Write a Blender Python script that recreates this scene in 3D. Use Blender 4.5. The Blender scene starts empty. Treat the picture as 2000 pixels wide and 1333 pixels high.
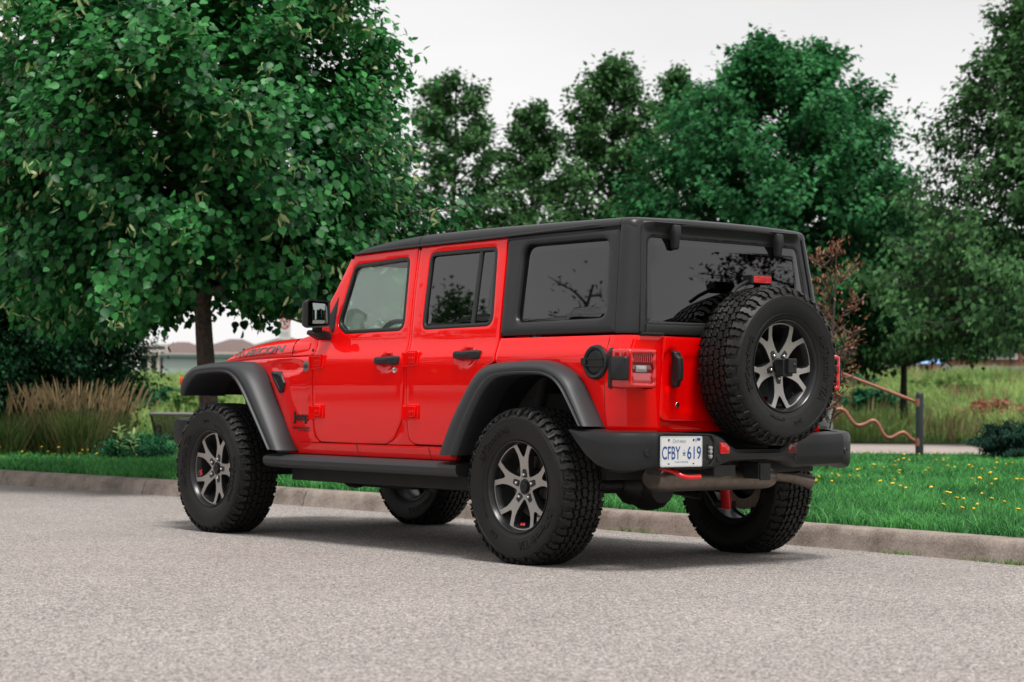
import bpy, bmesh, math, random
import numpy as np
from mathutils import Vector, Matrix, noise as mnoise
from mathutils.geometry import delaunay_2d_cdt
R_ = math.radians
PI = math.pi
scene = bpy.context.scene
COL = scene.collection
rng = np.random.default_rng(7)
random.seed(7)

# ------------------------------------------------------------------ camera
CAM = Vector((-8.1292, 7.8023, 0.8549))
YAW, PIT, ROL, FPX = -0.69937, 0.02877, 0.01004, 3994.9
Fw = Vector((math.cos(PIT)*math.cos(YAW), math.cos(PIT)*math.sin(YAW), math.sin(PIT)))
Rt0 = Vector((math.sin(YAW), -math.cos(YAW), 0)); Up0 = Rt0.cross(Fw)
Rt = Rt0*math.cos(ROL) + Up0*math.sin(ROL); Up = Up0*math.cos(ROL) - Rt0*math.sin(ROL)
cd = bpy.data.cameras.new('camera'); cam = bpy.data.objects.new('camera', cd); COL.objects.link(cam)
cam.matrix_world = Matrix(((Rt.x, Up.x, -Fw.x, CAM.x), (Rt.y, Up.y, -Fw.y, CAM.y), (Rt.z, Up.z, -Fw.z, CAM.z), (0, 0, 0, 1)))
cd.sensor_width = 36; cd.lens = 36*FPX/2000; cd.clip_end = 2000; cd.clip_start = .1
cd.dof.use_dof = True; cd.dof.focus_distance = 10.9; cd.dof.aperture_fstop = 4.0
scene.camera = cam

# ------------------------------------------------------------------ world, sun, exposure
SUN_EL, SUN_AZ = 69, 165           # direction towards the sun, degrees (azimuth from +X, counter-clockwise)
w = bpy.data.worlds.new('World'); scene.world = w; w.use_nodes = True
nt = w.node_tree; nt.nodes.clear()
N = nt.nodes.new; L = nt.links.new
out = N('ShaderNodeOutputWorld'); bg = N('ShaderNodeBackground'); sky = N('ShaderNodeTexSky')
sky.sky_type = 'NISHITA'; sky.sun_disc = False; sky.sun_elevation = R_(SUN_EL); sky.sun_rotation = R_(90-SUN_AZ)
tc = N('ShaderNodeTexCoord'); mp = N('ShaderNodeMapping'); mp.inputs['Scale'].default_value = (1.2, 1.2, 5)
ns = N('ShaderNodeTexNoise'); ns.inputs['Scale'].default_value = 1.6; ns.inputs['Detail'].default_value = 4; ns.inputs['Roughness'].default_value = .45
cr = N('ShaderNodeValToRGB'); cr.color_ramp.elements[0].position = .3; cr.color_ramp.elements[1].position = .65
cr.color_ramp.elements[0].color = (6.7, 6.6, 6.62, 1); cr.color_ramp.elements[1].color = (8.1, 7.95, 7.95, 1)   # cloud deck, physical units of the sky texture
mx = N('ShaderNodeMix'); mx.data_type = 'RGBA'; mx.inputs[0].default_value = .97
L(tc.outputs['Generated'], mp.inputs['Vector']); L(mp.outputs[0], ns.inputs['Vector']); L(ns.outputs['Fac'], cr.inputs[0])
L(sky.outputs[0], mx.inputs[6]); L(cr.outputs[0], mx.inputs[7]); L(mx.outputs[2], bg.inputs[0]); L(bg.outputs[0], out.inputs[0])
bg.inputs[1].default_value = .1
sd = bpy.data.lights.new('sun', 'SUN'); sd.energy = 3.0; sd.angle = R_(18); sd.color = (1, .97, .93)
sun = bpy.data.objects.new('sun', sd); COL.objects.link(sun)
sdir = Vector((math.cos(R_(SUN_EL))*math.cos(R_(SUN_AZ)), math.cos(R_(SUN_EL))*math.sin(R_(SUN_AZ)), math.sin(R_(SUN_EL))))
sun.rotation_euler = sdir.to_track_quat('Z', 'Y').to_euler()
vs = scene.view_settings
scene.display_settings.display_device = 'sRGB'; vs.view_transform = 'Standard'; vs.look = 'None'; vs.exposure = .3; vs.gamma = 1; vs.use_curve_mapping = False
scene.cycles.max_bounces = 8; scene.cycles.transparent_max_bounces = 24; scene.cycles.use_denoising = True
scene.cycles.sample_clamp_indirect = 6

# ------------------------------------------------------------------ materials
def mat(name, base=(.5, .5, .5), rough=.5, metal=0., spec=.5, coat=0., coat_r=.03, emis=None, var=None, bump=None, scale=20., rvar=0.):
    m = bpy.data.materials.new(name); m.use_nodes = True
    t = m.node_tree; b = t.nodes['Principled BSDF']
    b.inputs['Base Color'].default_value = (*base, 1); b.inputs['Roughness'].default_value = rough
    b.inputs['Metallic'].default_value = metal; b.inputs['Specular IOR Level'].default_value = spec
    b.inputs['Coat Weight'].default_value = coat; b.inputs['Coat IOR'].default_value = 1.5; b.inputs['Coat Roughness'].default_value = coat_r
    if emis:
        b.inputs['Emission Color'].default_value = (*emis[:3], 1); b.inputs['Emission Strength'].default_value = emis[3]
    if var or bump or rvar:
        co = t.nodes.new('ShaderNodeTexCoord')
        n = t.nodes.new('ShaderNodeTexNoise'); n.inputs['Scale'].default_value = scale; n.inputs['Detail'].default_value = 6
        t.links.new(co.outputs['Object'], n.inputs['Vector'])
        if var:
            r = t.nodes.new('ShaderNodeValToRGB'); r.color_ramp.elements[0].position = .3; r.color_ramp.elements[1].position = .7
            r.color_ramp.elements[0].color = (*[c*(1-var) for c in base], 1); r.color_ramp.elements[1].color = (*[min(1, c*(1+var)) for c in base], 1)
            t.links.new(n.outputs['Fac'], r.inputs[0]); t.links.new(r.outputs[0], b.inputs['Base Color'])
        if rvar:
            mr = t.nodes.new('ShaderNodeMapRange'); mr.inputs['To Min'].default_value = rough-rvar; mr.inputs['To Max'].default_value = rough+rvar
            t.links.new(n.outputs['Fac'], mr.inputs['Value']); t.links.new(mr.outputs[0], b.inputs['Roughness'])
        if bump:
            bp = t.nodes.new('ShaderNodeBump'); bp.inputs['Strength'].default_value = bump; bp.inputs['Distance'].default_value = .01
            t.links.new(n.outputs['Fac'], bp.inputs['Height']); t.links.new(bp.outputs[0], b.inputs['Normal'])
    return m
def glass_mat(name, tint, refl_rough=0.0, ior=1.5, boost=1.0, brighten=0.):
    m = bpy.data.materials.new(name); m.use_nodes = True; t = m.node_tree; t.nodes.clear()
    o = t.nodes.new('ShaderNodeOutputMaterial'); tr = t.nodes.new('ShaderNodeBsdfTransparent'); tr.inputs[0].default_value = (*tint, 1)
    g = t.nodes.new('ShaderNodeBsdfGlossy'); g.inputs['Roughness'].default_value = refl_rough; g.inputs[0].default_value = (1, 1, 1, 1)
    f = t.nodes.new('ShaderNodeFresnel'); ge = t.nodes.new('ShaderNodeNewGeometry'); io = t.nodes.new('ShaderNodeMath'); io.operation = 'MULTIPLY_ADD'   # the node inverts the index on back faces; undo that so thin panes do not mirror internally
    io.inputs[1].default_value = 1/ior-ior; io.inputs[2].default_value = ior; t.links.new(ge.outputs['Backfacing'], io.inputs[0]); t.links.new(io.outputs[0], f.inputs[0])
    mu = t.nodes.new('ShaderNodeMath'); mu.operation = 'MULTIPLY'; mu.use_clamp = True; mu.inputs[1].default_value = boost
    x = t.nodes.new('ShaderNodeMixShader')
    t.links.new(f.outputs[0], mu.inputs[0]); t.links.new(mu.outputs[0], x.inputs[0]); t.links.new(tr.outputs[0], x.inputs[1]); t.links.new(g.outputs[0], x.inputs[2]); 
    if brighten:      # translucent film added to brighten the pane, in place of reflected sky
        dl = t.nodes.new('ShaderNodeBsdfTranslucent'); dl.inputs[0].default_value = (.86, .93, .90, 1); y = t.nodes.new('ShaderNodeMixShader'); y.inputs[0].default_value = brighten
        t.links.new(x.outputs[0], y.inputs[1]); t.links.new(dl.outputs[0], y.inputs[2]); t.links.new(y.outputs[0], o.inputs[0])
    else: t.links.new(x.outputs[0], o.inputs[0])
    return m
def leaf_mat(name, c0, c1, rough=.45, transl=.3, spec=.4):
    """foliage colour varies leaf by leaf through the mesh attribute 'tint' (0..1)"""
    m = bpy.data.materials.new(name); m.use_nodes = True; t = m.node_tree
    b = t.nodes['Principled BSDF']; o = t.nodes['Material Output']
    a = t.nodes.new('ShaderNodeAttribute'); a.attribute_name = 'tint'
    x = t.nodes.new('ShaderNodeMix'); x.data_type = 'RGBA'; x.inputs[6].default_value = (*c0, 1); x.inputs[7].default_value = (*c1, 1)
    t.links.new(a.outputs['Fac'], x.inputs[0]); t.links.new(x.outputs[2], b.inputs['Base Color'])
    b.inputs['Roughness'].default_value = rough; b.inputs['Specular IOR Level'].default_value = spec
    tl = t.nodes.new('ShaderNodeBsdfTranslucent'); t.links.new(x.outputs[2], tl.inputs[0])
    mxs = t.nodes.new('ShaderNodeMixShader'); mxs.inputs[0].default_value = transl
    t.links.new(b.outputs[0], mxs.inputs[1]); t.links.new(tl.outputs[0], mxs.inputs[2]); t.links.new(mxs.outputs[0], o.inputs[0])
    return m

M = {}
M['red'] = mat('red_paint', (.90, .0006, .0010), .45, 0, .05, coat=1, coat_r=.012)
M['blk'] = mat('black_moulded_plastic', (.012, .0125, .0135), .42, 0, .4, bump=.02, scale=900, rvar=.03)
M['flare'] = mat('dark_grey_moulded_plastic', (.027, .029, .032), .47, 0, .4, bump=.03, scale=900)
M['top'] = mat('textured_black_hardtop', (.013, .0138, .0148), .38, 0, .45, bump=.05, scale=1400)
M['rub'] = mat('black_rubber_seal', (.012, .012, .012), .5)
M['dark'] = mat('dark_underbody', (.008, .008, .008), .7, var=.3, scale=12)
M['chassis'] = mat('chassis_black', (.014, .013, .013), .5, var=.4, scale=10)
M['tyre'] = mat('tyre_rubber', (.008, .0078, .0075), .52, 0, .35, var=.25, bump=.05, scale=60)
M['alu'] = mat('machined_alloy', (.44, .415, .39), .40, .65, rvar=.05, scale=60)
M['whl'] = mat('gloss_black_wheel_paint', (.016, .016, .018), .28, 0, .5)
M['barrel'] = mat('grey_wheel_barrel', (.10, .10, .10), .4, .7)
M['chrome'] = mat('chrome', (.8, .8, .8), .12, 1)
M['steel'] = mat('dull_stainless_steel', (.20, .17, .145), .45, 1, var=.15, bump=.04, scale=30)
M['glass'] = glass_mat('clear_side_glass', (.74, .84, .80), boost=1.2)
M['wscr'] = glass_mat('brightened_windscreen', (.80, .88, .84), boost=1.2, brighten=.4)  # pale film makes it look bright with sky
M['tint'] = glass_mat('tinted_glass', (.07, .074, .074), boost=1.8)
M['mirror'] = mat('mirror_glass', (.34, .38, .36), .03, 1)
M['lamp'] = mat('red_lamp_lens', (.55, .002, .004), .08, 0, .6, coat=1, coat_r=.0)
M['pink'] = mat('pink_lamp_lens', (.42, .04, .05), .1, 0, .6, coat=1)
M['lampd'] = mat('dark_red_lamp_lens', (.16, .003, .004), .1, 0, .6, coat=1)
M['clear'] = mat('clear_lamp_lens', (.42, .40, .40), .12, .5, coat=1)
M['amber'] = mat('amber_lens', (.8, .13, .01), .15, 0, .6, coat=1)
M['redpow'] = mat('red_powder_coat', (.62, .005, .006), .3, 0, .5, coat=.5)
M['decal'] = mat('grey_vinyl_decal', (.15, .14, .14), .5)
M['badge'] = mat('black_badge', (.02, .02, .02), .3)
M['plate'] = mat('white_plate', (.66, .66, .66), .45)
M['blue'] = mat('plate_blue_print', (.012, .07, .25), .5)
M['seat'] = mat('black_upholstery', (.02, .02, .02), .75)
M['screw'] = mat('bolt_black', (.01, .01, .01), .35)
M['wire'] = mat('vent_mesh', (.02, .02, .022), .5)

# ------------------------------------------------------------------ mesh builder
class MB:
    def __init__(s): s.v = []; s.f = []; s.m = []
    def add(s, vs, fs, mi=0, T=None):
        o = len(s.v)
        for p in vs:
            p = Vector(p)
            if T is not None: p = T @ p
            s.v.append(tuple(p))
        for f in fs: s.f.append(tuple(i+o for i in f)); s.m.append(mi)
        return s
    def box(s, c, d, mi=0, T=None, taper=1.0):
        x, y, z = [q/2 for q in d]; cx, cy, cz = c
        vs = []
        for sz in (-1, 1):
            k = 1 if sz < 0 else taper
            for sx, sy in ((-1, -1), (1, -1), (1, 1), (-1, 1)): vs.append((cx+sx*x*k, cy+sy*y*k, cz+sz*z))
        return s.add(vs, [(3, 2, 1, 0), (4, 5, 6, 7), (0, 1, 5, 4), (1, 2, 6, 5), (2, 3, 7, 6), (3, 0, 4, 7)], mi, T)
    def tube(s, pts, r, n=10, mi=0, cap=True, T=None):
        pts = [Vector(p) for p in pts]; k = len(pts)
        rs = r if isinstance(r, (list, tuple)) else [r]*k
        vs = []; fs = []; prev = None
        for i, p in enumerate(pts):
            d = (pts[min(i+1, k-1)]-pts[max(i-1, 0)]).normalized()
            a = prev if prev is not None else (Vector((0, 0, 1)) if abs(d.z) < .9 else Vector((1, 0, 0)))
            u = (a - d*a.dot(d)).normalized(); prev = u; v = d.cross(u)
            for j in range(n):
                t = 2*PI*j/n; vs.append(p + u*math.cos(t)*rs[i] + v*math.sin(t)*rs[i])
        for i in range(k-1):
            for j in range(n):
                a = i*n+j; b = i*n+(j+1) % n; fs.append((a, b, b+n, a+n))
        if cap: fs.append(tuple(range(n))[::-1]); fs.append(tuple(range((k-1)*n, k*n)))
        return s.add(vs, fs, mi, T)
    def lathe(s, prof, n=48, mi=0, T=None, closed=False):
        """prof: (radius, height) pairs, turned about local Z"""
        vs = []; fs = []; k = len(prof)
        for j in range(n):
            t = 2*PI*j/n
            for r, h in prof: vs.append((r*math.cos(t), r*math.sin(t), h))
        for j in range(n):
            a0 = j*k; b0 = ((j+1) % n)*k
            for i in range(k if closed else k-1):
                i2 = (i+1) % k; fs.append((a0+i, b0+i, b0+i2, a0+i2))
        return s.add(vs, fs, mi, T)
    def prism(s, poly, h0, h1, mi=0, T=None, side_mi=None):
        """poly in local XY, extruded h0..h1 along local Z"""
        n = len(poly)
        area = sum(poly[i][0]*poly[(i+1) % n][1]-poly[(i+1) % n][0]*poly[i][1] for i in range(n))
        if area < 0: poly = poly[::-1]
        vs = [(x, y, h0) for x, y in poly]+[(x, y, h1) for x, y in poly]
        fs = [tuple(range(n))[::-1]]
        s.add(vs, [], mi, T); o = len(s.v)-2*n
        s.f.append(tuple(o+i for i in fs[0])); s.m.append(mi if side_mi is None else side_mi)
        s.f.append(tuple(o+n+i for i in range(n))); s.m.append(mi)
        for i in range(n):
            s.f.append((o+i, o+(i+1) % n, o+n+(i+1) % n, o+n+i)); s.m.append(mi if side_mi is None else side_mi)
        return s
    def loft(s, rows, mi=0, close=False, caps=False, T=None):
        n = len(rows[0]); vs = [p for r in rows for p in r]; fs = []
        for i in range(len(rows)-1):
            for j in range(n if close else n-1):
                a = i*n+j; b = i*n+(j+1) % n; fs.append((a, b, b+n, a+n))
        if caps: fs.append(tuple(range(n))[::-1]); fs.append(tuple(range((len(rows)-1)*n, len(rows)*n)))
        return s.add(vs, fs, mi, T)
    def build(s, name, mats, parent=None, angle=35, bevel=0, seg=2, smooth=True, fix=True, weld=False):
        me = bpy.data.meshes.new(name); me.from_pydata(s.v, [], s.f)
        if not isinstance(mats, (list, tuple)): mats = [mats]
        for m in mats: me.materials.append(m)
        if len(mats) > 1: me.polygons.foreach_set('material_index', s.m)
        if fix or weld:
            b = bmesh.new(); b.from_mesh(me)
            if weld: bmesh.ops.remove_doubles(b, verts=b.verts, dist=2e-5)
            if fix: bmesh.ops.recalc_face_normals(b, faces=b.faces)
            b.to_mesh(me); b.free()
        if smooth:
            me.polygons.foreach_set('use_smooth', [True]*len(me.polygons)); me.set_sharp_from_angle(angle=R_(angle))
        me.update()
        o = bpy.data.objects.new(name, me); COL.objects.link(o)
        if parent is not None: o.parent = parent
        if bevel:
            md = o.modifiers.new('bevel', 'BEVEL'); md.width = bevel; md.segments = seg; md.limit_method = 'ANGLE'; md.angle_limit = R_(38); md.harden_normals = True
        return o
def link(name, me, parent=None):
    o = bpy.data.objects.new(name, me); COL.objects.link(o)
    if parent is not None: o.parent = parent
    return o
def tag(o, label=None, cat=None, group=None, kind=None):
    if label: o['label'] = label
    if cat: o['category'] = cat
    if group: o['group'] = group
    if kind: o['kind'] = kind
    return o
def empty(name, loc, label, cat, group=None):
    o = bpy.data.objects.new(name, None); COL.objects.link(o); o.location = loc; o.empty_display_size = .2
    return tag(o, label, cat, group)
def copy_tree(o, parent=None):
    c = o.copy(); COL.objects.link(c); c.parent = parent
    for ch in list(o.children): copy_tree(ch, c)
    return c
def text_geo(txt, size=1., extrude=.0, sx=1., shear=0., align='CENTER', offset=0., space=1.):
    cu = bpy.data.curves.new('txt', 'FONT'); cu.body = txt; cu.size = size; cu.extrude = extrude; cu.offset = offset
    cu.align_x = align; cu.align_y = 'CENTER'; cu.shear = shear; cu.space_character = space; cu.resolution_u = 3
    o = bpy.data.objects.new('txt', cu); COL.objects.link(o)
    dg = bpy.context.evaluated_depsgraph_get(); dg.update(); me = o.evaluated_get(dg).to_mesh()
    vs = [(v.co.x*sx, v.co.y, v.co.z) for v in me.vertices]; fs = [tuple(p.vertices) for p in me.polygons]
    o.to_mesh_clear(); bpy.data.objects.remove(o); bpy.data.curves.remove(cu)
    return vs, fs
def frame(origin, X, Y):
    X = Vector(X).normalized(); Y = Vector(Y); Z = X.cross(Y).normalized(); Y = Z.cross(X)
    return Matrix(((X.x, Y.x, Z.x, origin[0]), (X.y, Y.y, Z.y, origin[1]), (X.z, Y.z, Z.z, origin[2]), (0, 0, 0, 1)))

# ---- 2D polygon helpers
def rnd(poly, r, n=5):
    """round the corners; r a number or one per corner"""
    k = len(poly); out = []
    rs = r if isinstance(r, (list, tuple)) else [r]*k
    for i in range(k):
        p = Vector(poly[i]); a = Vector(poly[i-1]); b = Vector(poly[(i+1) % k]); q = rs[i]
        if q <= 0: out.append(tuple(p)); continue
        da = (a-p); db = (b-p); la = da.length; lb = db.length; da.normalize(); db.normalize()
        ang = math.acos(max(-1, min(1, da.dot(db))))
        if ang > PI-.05: out.append(tuple(p)); continue
        t = min(q/math.tan(ang/2), la*.49, lb*.49)
        A = p+da*t; B = p+db*t
        for j in range(n+1):
            u = j/n; out.append(tuple(A*(1-u)**2 + p*2*u*(1-u) + B*u*u))
    return out
def area2(poly): return sum(poly[i-1][0]*poly[i][1]-poly[i][0]*poly[i-1][1] for i in range(len(poly)))/2
def inset(poly, d):
    """positive d shrinks the polygon"""
    s = 1 if area2(poly) > 0 else -1; k = len(poly); out = []
    for i in range(k):
        p = Vector(poly[i]); a = (p-Vector(poly[i-1])); b = (Vector(poly[(i+1) % k])-p)
        if a.length < 1e-9: a = b
        if b.length < 1e-9: b = a
        a.normalize(); b.normalize()
        na = Vector((-a.y, a.x))*s; nb = Vector((-b.y, b.x))*s; m = na+nb
        if m.length < 1e-6: m = na.copy()
        m.normalize(); c = max(.45, m.dot(na)); out.append(tuple(p+m*d/c))
    return out
def dense(poly, step):
    out = []
    for i in range(len(poly)):
        a = Vector(poly[i]); b = Vector(poly[(i+1) % len(poly)]); n = max(1, int(math.ceil((b-a).length/step)))
        for j in range(n): out.append(tuple(a.lerp(b, j/n)))
    return out
def inpoly(P, poly):
    P = np.asarray(P); x, y = P[:, 0], P[:, 1]; r = np.zeros(len(P), bool); q = np.asarray(poly)
    for i in range(len(q)):
        x1, y1 = q[i-1]; x2, y2 = q[i]
        if y1 == y2: continue
        c = ((y1 > y) != (y2 > y)) & (x < (x2-x1)*(y-y1)/(y2-y1)+x1); r ^= c
    return r
def distpoly(P, poly):
    P = np.asarray(P); q = np.asarray(poly); d = np.full(len(P), 9.)
    for i in range(len(q)):
        a = q[i-1]; b = q[i]; ab = b-a; l = max(1e-12, ab@ab)
        t = np.clip(((P-a)@ab)/l, 0, 1); d = np.minimum(d, np.linalg.norm(P-a-t[:, None]*ab, axis=1))
    return d
def sheet(mb, outer, holes, S, off=0., thick=.02, b=.004, grid=.03, mi=0, edge=.02):
    """solid panel on a curved surface: S(u, v, offset) -> 3D point. Rounded edge of radius b."""
    outer = dense(outer, edge); holes = [dense(h, edge) for h in holes]
    loops0 = [inset(outer, b)]+[inset(h, -b) for h in holes]
    loops1 = [inset(outer, b*.3)]+[inset(h, -b*.3) for h in holes]
    loops2 = [outer]+holes
    a = np.asarray(loops0[0]); lo = a.min(0); hi = a.max(0)
    gx = np.arange(lo[0]+grid/2, hi[0], grid); gz = np.arange(lo[1]+grid/2, hi[1], grid)
    G = np.array([(x, z) for z in gz for x in gx]) if len(gx)*len(gz) else np.zeros((0, 2))
    if len(G):
        k = inpoly(G, loops0[0]) & (distpoly(G, loops0[0]) > grid*.4)
        for h in loops0[1:]: k &= ~inpoly(G, h) & (distpoly(G, h) > grid*.4)
        G = G[k]
    vs = []; es = []
    for l in loops0:
        o = len(vs); vs += [Vector(p) for p in l]; es += [(o+i, o+(i+1) % len(l)) for i in range(len(l))]
    vs += [Vector(g) for g in G]
    V, E, Fc, _, _, _ = delaunay_2d_cdt(vs, es, [], 0, 1e-6)
    cen = np.array([(sum(V[i].x for i in f)/3, sum(V[i].y for i in f)/3) for f in Fc])
    k = inpoly(cen, loops0[0])
    for h in loops0[1:]: k &= ~inpoly(cen, h)
    Fc = [f for f, q in zip(Fc, k) if q]
    mb.add([S(p.x, p.y, off) for p in V], Fc, mi)
    mb.add([S(p.x, p.y, off-thick) for p in V], [tuple(reversed(f)) for f in Fc], mi)
    for l0, l1, l2 in zip(loops0, loops1, loops2):
        n = len(l0)
        rows = [[S(*p, off) for p in l0], [S(*p, off-b*.3) for p in l1], [S(*p, off-b) for p in l2], [S(*p, off-thick+b*.2) for p in l2], [S(*p, off-thick) for p in l0]]
        mb.loft(rows, mi, close=True)
    return mb
def mirror_y(o):
    me = o.data.copy(); me.name = o.data.name
    co = np.empty(len(me.vertices)*3); me.vertices.foreach_get('co', co); co[1::3] *= -1; me.vertices.foreach_set('co', co)
    me.flip_normals(); me.update()
    c = link(o.name, me, o.parent)
    for md in o.modifiers:
        n = c.modifiers.new('bevel', 'BEVEL'); n.width = md.width; n.segments = md.segments; n.limit_method = 'ANGLE'; n.angle_limit = md.angle_limit; n.harden_normals = True
    return c

# ================================================================== THE CAR (origin on the road under the rear axle, +X forward, +Y its left side)
_zt = np.arange(.2, 2.0, .005)
_yt = np.interp(_zt, [.2, .45, .52, .60, .75, .95, 1.07, 1.10, 1.16, 1.19, 1.25, 1.75, 1.9], [.71, .75, .772, .785, .796, .802, .800, .795, .770, .763, .755, .667, .635])
_k = np.exp(-.5*(np.arange(-12, 13)*.005/.016)**2); _k /= _k.sum(); _yt = np.convolve(np.pad(_yt, 12, mode='edge'), _k, 'valid')
def ys(x, z): return float(np.interp(z, _zt, _yt)) - float(np.interp(x, [2.1, 2.3, 2.5, 3.0, 3.5], [0, .008, .028, .12, .2]))
def XR(z): return float(np.interp(z, [.6, .75, 1.0, 1.19, 1.25, 1.75, 1.82], [-.612, -.618, -.632, -.645, -.643, -.585, -.568]))
def RC(z): return float(np.interp(z, [.7, 1.25, 1.75], [.10, .09, .062]))
DENTS = []      # shallow pressings: (x, z, rx, rz, depth)
def M_side(s, z, off=0.):
    r = RC(z); x0 = XR(z)+r
    if s >= x0:
        y = ys(s, z)+off
        for (dx, dz, rx, rz, dp) in DENTS:
            q = ((s-dx)/rx)**2+((z-dz)/rz)**2
            if q < 1: y -= dp*min(1, (1-q)*2.2)
        return (s, y, z)
    yc = ys(x0, z)-r; a = (x0-s)/r
    if a <= PI/2: return (x0-(r+off)*math.sin(a), yc+(r+off)*math.cos(a), z)
    return (x0-r-off, yc-(a-PI/2)*r, z)
def M_rear(y, z, off=0.): return (XR(z)-off, y, z)
def M_pl(y, z, off=0.): return (-.643+(z-1.25)*.116-off, y, z)

car = empty('off_road_car', (0, 0, 0), 'bright red four-door off-road car with black hard top, parked on the road and seen from its rear left corner', 'car')
P_DOOR_F = [(1.803, 1.708), (1.988, 1.440), (2.054, 1.240), (2.052, .980), (2.046, .669), (2.029, .617), (1.978, .592), (1.607, .590), (1.330, .594), (1.255, .625), (1.172, .730), (1.150, .95), (1.150, 1.167), (1.178, 1.471), (1.190, 1.724)]
P_DOOR_R = [(1.165, 1.726), (1.150, 1.414), (1.124, 1.167), (1.120, .972), (1.118, .700), (1.110, .635), (1.070, .603), (1.016, .598), (.690, .598), (.690, .62), (.615, .77), (.50, .95), (.42, 1.03), (.346, 1.058), (.348, 1.156), (.368, 1.39), (.398, 1.736)]
P_WIN_F = [(1.796, 1.650), (1.255, 1.674), (1.210, 1.245), (1.790, 1.236), (1.885, 1.290)]
P_WIN_R = [(1.070, 1.687), (.470, 1.694), (.416, 1.255), (1.045, 1.246)]
DENTS += [(1.315, 1.062, .085, .05, .016), (.59, 1.085, .085, .05, .016)]
def both(o, m=True): return [o]+([mirror_y(o)] if m else [])
def door(poly, win, rr, wr):
    wp = rnd(win, wr, 6)
    o = sheet(MB(), rnd(poly, rr, 5), [wp], M_side, 0, .035, .006, .016, edge=.018).build('door', M['red'], car, weld=True, angle=30)
    return both(o), wp
dF, wF = door(P_DOOR_F, P_WIN_F, [.02, .05, .05, .3, .06, .06, .06, 0, .06, .08, .1, 0, 0, 0, .02], [.06, .05, .06, .07, .09])
dR, wR = door(P_DOOR_R, P_WIN_R, [.01, 0, 0, 0, .05, .05, .05, 0, 0, 0, .05, .05, .05, .01, .01, 0, .01], [.05, .05, .06, .05])
for ds, wp, div in ((dF, wF, None), (dR, wR, (.612, .597))):
    a = sheet(MB(), inset(wp, .001), [inset(wp, .021)], M_side, -.001, .03, .003, .03, edge=.02).build('window_seal', M['rub'], ds[0], weld=True)
    g = sheet(MB(), inset(wp, .015), [], M_side, -.012, .004, .0005, .04, edge=.03).build('window', M['glass'] if div is None else M['tint'], ds[0], weld=True)
    if div:
        q = [(div[0]+.014, 1.683), (div[0]-.014, 1.683), (div[1]-.014, 1.26), (div[1]+.014, 1.26)]
        sheet(MB(), q, [], M_side, -.004, .012, .002, .03).build('window_divider', M['rub'], ds[0], weld=True)
    for c in list(ds[0].children):
        n = mirror_y(c); n.parent = ds[1]
# backing panel coloured dark, for the shade line in the shut gaps
bk = [(2.36, .53), (2.36, .60), (2.10, .98), (2.06, 1.20), (.36, 1.17), (.36, 1.04), (.50, .90), (.66, .60), (.70, .53)]
both(sheet(MB(), bk, [], M_side, -.026, .01, .001, .05).build('shut_gap_backing', M['dark'], car, weld=True))
# narrow body-coloured pillar between the doors
PF = inset(rnd(P_DOOR_F, [.02, .05, .05, .3, .06, .06, .06, 0, .06, .08, .1, 0, 0, 0, .02], 5), -.0055); PR = inset(rnd(P_DOOR_R, [.01, 0, 0, 0, .05, .05, .05, 0, 0, 0, .05, .05, .05, .01, .01, 0, .01], 5), -.0055)
fa = [p for p in PF if p[0] < 1.33 and .592 < p[1] < 1.722]; ra_ = [p for p in PR if p[0] > 1.075 and .600 < p[1] < 1.722]
fa.sort(key=lambda p: p[1]); ra_.sort(key=lambda p: -p[1])
both(sheet(MB(), [(1.32, .5925)]+fa+ra_+[(1.06, .5935)], [], M_side, -.003, .02, .002, .05, edge=.03).build('door_pillar', M['red'], car, weld=True))
# rocker under the doors
both(sheet(MB(), [(2.36, .515), (2.30, .585), (2.10, .586), (.64, .590), (.70, .515)], [], M_side, 0, .03, .006, .02).build('rocker_panel', M['red'], car, weld=True))
for xx in (1.62, .93): both(MB().tube([M_side(xx, .587, .0005), M_side(xx-.006, .55, .0005), M_side(xx-.016, .518, .0005)], .0022, 6).build('panel_seam', M['rub'], car))
# front fender side and cowl
DENTS += [(2.36, 1.045, .22, .05, .010)]
ff = [(2.059, 1.106), (2.059, .98), (2.053, .665), (2.036, .612), (1.99, .588), (2.32, .585), (2.24, .541), (2.20, .52), (2.26, .52), (2.368, .74), (2.572, .985), (2.69, 1.04), (2.80, 1.06), (3.30, 1.06), (3.28, 1.080), (2.80, 1.094)]
ff = [(2.059, 1.106), (2.059, .98), (2.053, .665), (2.036, .612), (1.99, .588), (2.20, .586), (2.235, .54), (2.30, .54), (2.40, .74), (2.60, .985), (2.70, 1.03), (2.80, 1.045), (3.32, 1.045), (3.30, 1.080), (2.80, 1.094)]
both(sheet(MB(), rnd(ff, [.003, .2, .05, .05, .02, 0, 0, 0, .1, .05, .05, 0, 0, 0, .5]), [], M_side, 0, .03, .006, .014, edge=.018).build('front_fender', M['red'], car, weld=True))
cw = [(2.059, 1.112), (2.30, 1.108), (2.29, 1.16), (2.27, 1.212), (2.125, 1.236), (2.075, 1.30), (2.062, 1.24)]
both(sheet(MB(), rnd(cw, [.003, .003, 0, .03, .03, .01, .02]), [], M_side, 0, .03, .005, .02).build('cowl_side', M['red'], car, weld=True))
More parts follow.
